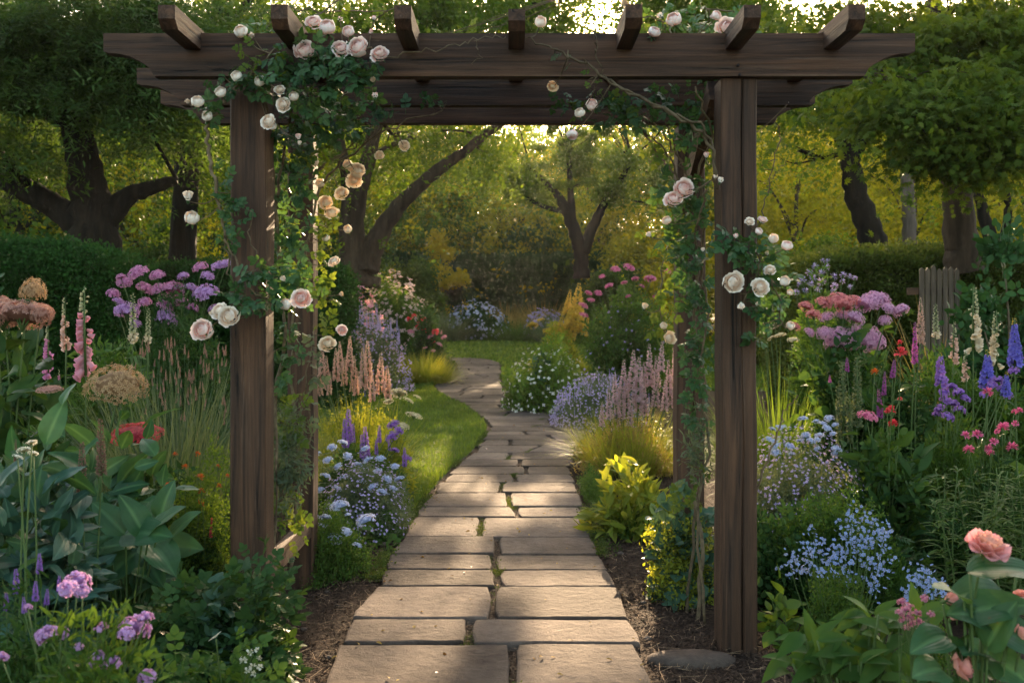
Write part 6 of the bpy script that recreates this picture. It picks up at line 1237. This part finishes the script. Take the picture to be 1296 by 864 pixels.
climber('climbing_rose', 'pale climbing rose twining up the right side of the pergola with bare canes', (880, 4.5),
 [[(880,800,4.4,10),(888,700,4.4,9),(876,600,4.45,8),(892,500,4.4,7),(878,400,4.4,7),(892,300,4.35,6),(885,220,4.3,5),(900,170,4.1,5),(880,110,3.9,4)],
  [(868,790,4.5,8),(880,640,4.5,7),(866,520,4.5,6),(884,420,4.5,6),(872,330,4.45,5),(862,240,4.4,4),(840,190,4.4,4),(810,160,4.4,3.5),(780,140,4.4,3)],
  [(892,790,4.3,7),(884,640,4.3,6),(896,560,4.3,6),(886,470,4.3,5),(896,380,4.3,5),(880,300,4.3,5),(895,240,4.2,5)],
  [(908,240,3.9,5),(900,190,3.86,6),(880,160,3.85,7),(820,128,3.84,7),(780,108,3.84,6),(740,80,3.84,5),(700,62,3.85,4),(668,48,3.88,3)],[(906,235,3.88,4),(896,170,3.85,5),(850,145,3.84,5),(800,118,3.84,5),(765,97,3.84,3.5),(754,72,3.84,3),(755,48,3.84,2.4),(752,20,3.9,2)],
  [(870,240,4.4,5),(850,215,4.4,5),(830,190,4.4,4.5),(805,155,4.4,4)],[(875,235,4.4,5),(860,200,4.4,5),(835,165,4.4,4),(820,140,4.4,3)],[(866,220,4.4,4),(852,180,4.4,4),(840,150,4.4,3)],
  [(950,300,3.85,3),(965,270,3.86,2.6),(975,225,3.86,2.4),(985,180,3.86,2),(983,150,3.86,1.6)],[(972,235,3.86,2),(985,215,3.86,1.6),(994,205,3.86,1.2)],
  [(905,300,3.95,5),(930,300,3.88,4.5),(950,310,3.85,4),(965,340,3.83,3.5),(985,375,3.83,3),(990,410,3.84,2.4)],[(952,330,3.84,2.5),(955,350,3.82,2),(945,372,3.81,1.6)],
  [(955,640,4.15,5),(968,590,4.15,5),(985,545,4.15,4),(992,520,4.2,3),(1010,500,4.2,2.4)],[(860,70,3.98,4),(850,30,4.2,3.5),(890,10,4.3,3),(940,20,4.3,3)],[(850,30,4.2,3),(820,20,4.2,2.5),(780,10,4.3,2)],[(872,250,4.4,4),(845,300,4.5,3),(835,380,4.5,3),(845,430,4.5,2)],[(752,50,3.9,2),(742,28,3.95,2),(735,0,4.1,2),(740,-20,4.2,2)]],
 [(800,140,4.3,60,22,56,'rosel',.034),(760,132,4.3,50,16,15,'rosey',.034),(850,130,4.3,50,24,46,'rosel',.034),(725,128,4.3,40,12,12,'rosel',.032),(830,190,4.4,36,26,10,'rosey',.034),(870,160,4.2,34,26,26,'rosel',.034),
  (865,240,4.3,38,30,46,'rosel',.036),(872,300,4.3,36,44,70,'rosel',.036),(845,290,4.4,34,40,32,'rosey',.030),(876,370,4.3,26,40,50,'rosel',.034),(850,360,4.5,24,60,28,'rosey',.032),(838,400,4.55,18,34,16,'rosey',.032),(882,450,4.3,22,46,46,'rosel',.036),(876,520,4.3,20,46,28,'rosel',.030),(882,570,4.3,20,40,30,'grey',.030,TUFT_LONG),(878,625,4.3,26,26,15,'rosey',.03),
  (940,305,3.84,28,26,30,'rosel',.038),(960,340,3.84,26,30,30,'rosel',.036),(985,350,3.86,22,36,32,'rosel',.036),(975,390,3.86,28,24,26,'rosel',.036),(960,420,3.9,14,26,10,'rosel',.034),(972,215,3.88,10,40,3,'rosey',.04),
  (880,30,4.3,70,24,60,'rosel',.034),(930,40,4.3,40,14,22,'rosel',.036),(820,32,4.3,50,16,16,'rosey',.030),(755,100,3.84,18,30,3,'rosey',.022),(712,72,3.85,10,20,4,'grey',.02),(900,90,4.2,20,30,22,'rosel',.034),(600,40,4.4,50,9,13,'rosey',.024),(540,45,4.4,40,9,10,'rosey',.024)],
 [(866,238,3.98,25,'b',0),(852,251,3.97,24,'b',1),(894,199,4.0,11,'b',3),(911,231,3.86,12,'c',3),(905,226,3.88,9,'c',3),(844,279,4.2,14,'c',2),(823,299,4.3,10,'c',3),(749,133,3.95,18,'b',2),(734,143,3.96,16,'c',2),(724,170,3.96,17,'b',2,(2.6,.1,0)),(699,110,4.0,14,'g',1,(2.2,.4,0)),
  (929,357,3.78,26,'c',0),(963,363,3.78,23,'c',1),(938,384,3.78,14,'c',3,(2.4,.2,0)),(949,280,3.80,12,'c',1),(965,277,3.81,12,'b',1),(960,293,3.81,12,'b',2),(979,302,3.79,15,'c',2),(996,311,3.78,17,'b',2),(974,341,3.79,15,'c',1),(993,356,3.80,16,'c',2),(932,301,3.80,9,'b',3),(972,322,3.82,8,'c',3),(1000,370,3.82,10,'c',2),
  (853,25,3.9,23,'b',2),(828,41,3.9,18,'b',2),(907,20,3.95,15,'b',2),(899,22,3.96,12,'b',3),(920,34,3.96,28,'b',1),(1000,412,4.0,14,'c',2),(684,28,3.9,18,'c',2),(790,5,3.9,16,'c',3),(838,22,4.0,12,'c',3),(848,428,4.4,16,'g',0),(840,412,4.4,11,'g',2),(815,390,4.5,12,'g',3),(890,318,4.2,8,'c',3),(998,130,4.2,1,'c',3)], 602)
# low rose shoots at the edge of the bed, left of the left post
# ======================= small litter on and beside the path
r = R_(701); g = G(); n = 8; yy = 3.4+9*r.random(n)**1.4; xx = pathL(yy)+(pathR(yy)-pathL(yy))*np.where(r.random(n)<.6, r.beta(.5,.5,n), r.random(n)); a = r.random(n)*6.28
s = .012+.012*r.random(n); g.add(petalT(.8,1,.25,2,2,.2), frames(np.column_stack([np.cos(a),np.sin(a),r.normal(size=n)*.12]), unit(r.normal(size=(n,3))*.15+[0,0,1]), 0, s, s, s), np.column_stack([xx,yy,np.full(n,.040)]), r.random(n), 0)
n = 130; yy = 3.4+9*r.random(n)**1.4; xx = pathL(yy)+(pathR(yy)-pathL(yy))*r.beta(.6,.6,n); a = r.random(n)*6.28; s = .014+.018*r.random(n)
g.add(leafT(.5,4,.2,.2), frames(np.column_stack([np.cos(a),np.sin(a),r.normal(size=n)*.15]), unit(r.normal(size=(n,3))*.25+[0,0,1]), 0, s, s, s), np.column_stack([xx,yy,np.full(n,.041)]), r.random(n), 1)
g.build('leaf_litter', [ROSEM[0], leafm('fallen leaves', (.10,.05,.02), (.28,.20,.05), .3, .7)], kind='stuff', label='a few fallen petals and small brown leaves scattered over the stone path')
g = G(); n = 26; 
for i in range(n):
    sd = -1 if r.random()<.5 else 1; y_ = r.uniform(3.3,6); x_ = (pathL(y_) if sd<0 else pathR(y_))+sd*abs(r.normal()*.25+.08); k = r.uniform(.006,.022)
    d = sph(r, 30)*[1,.8,.6]; bm = bmesh.new(); [bm.verts.new(Vector(q*k)+Vector((x_,y_,.012))) for q in d]; bmesh.ops.convex_hull(bm, input=bm.verts); bm.verts.index_update(); bm.normal_update()
    vs = [v for v in bm.verts if v.link_faces]; ix = {v:j for j,v in enumerate(vs)}; g.poly([tuple(v.co) for v in vs], [tuple(ix[v] for v in f.verts) for f in bm.faces], 0, r.random()); bm.free()
g.build('pebbles', STONE, kind='stuff', label='small pale pebbles lying on the mulch beside the path', smooth=False)
# ---------------------------------------------------------------- the evening air
hm, nt = newmat('evening haze')
pv = nt.nodes.new('ShaderNodeVolumePrincipled'); pv.inputs['Color'].default_value = (1,.97,.92,1); pv.inputs['Density'].default_value = .00028; pv.inputs['Anisotropy'].default_value = .62
o_ = nt.nodes.new('ShaderNodeOutputMaterial'); nt.links.new(pv.outputs[0], o_.inputs['Volume'])
hg = G(); hg.box((-70,-4,-1),(70,92,24)); hg.build('haze', hm, kind='stuff', label='thin golden evening haze filling the garden', smooth=False)
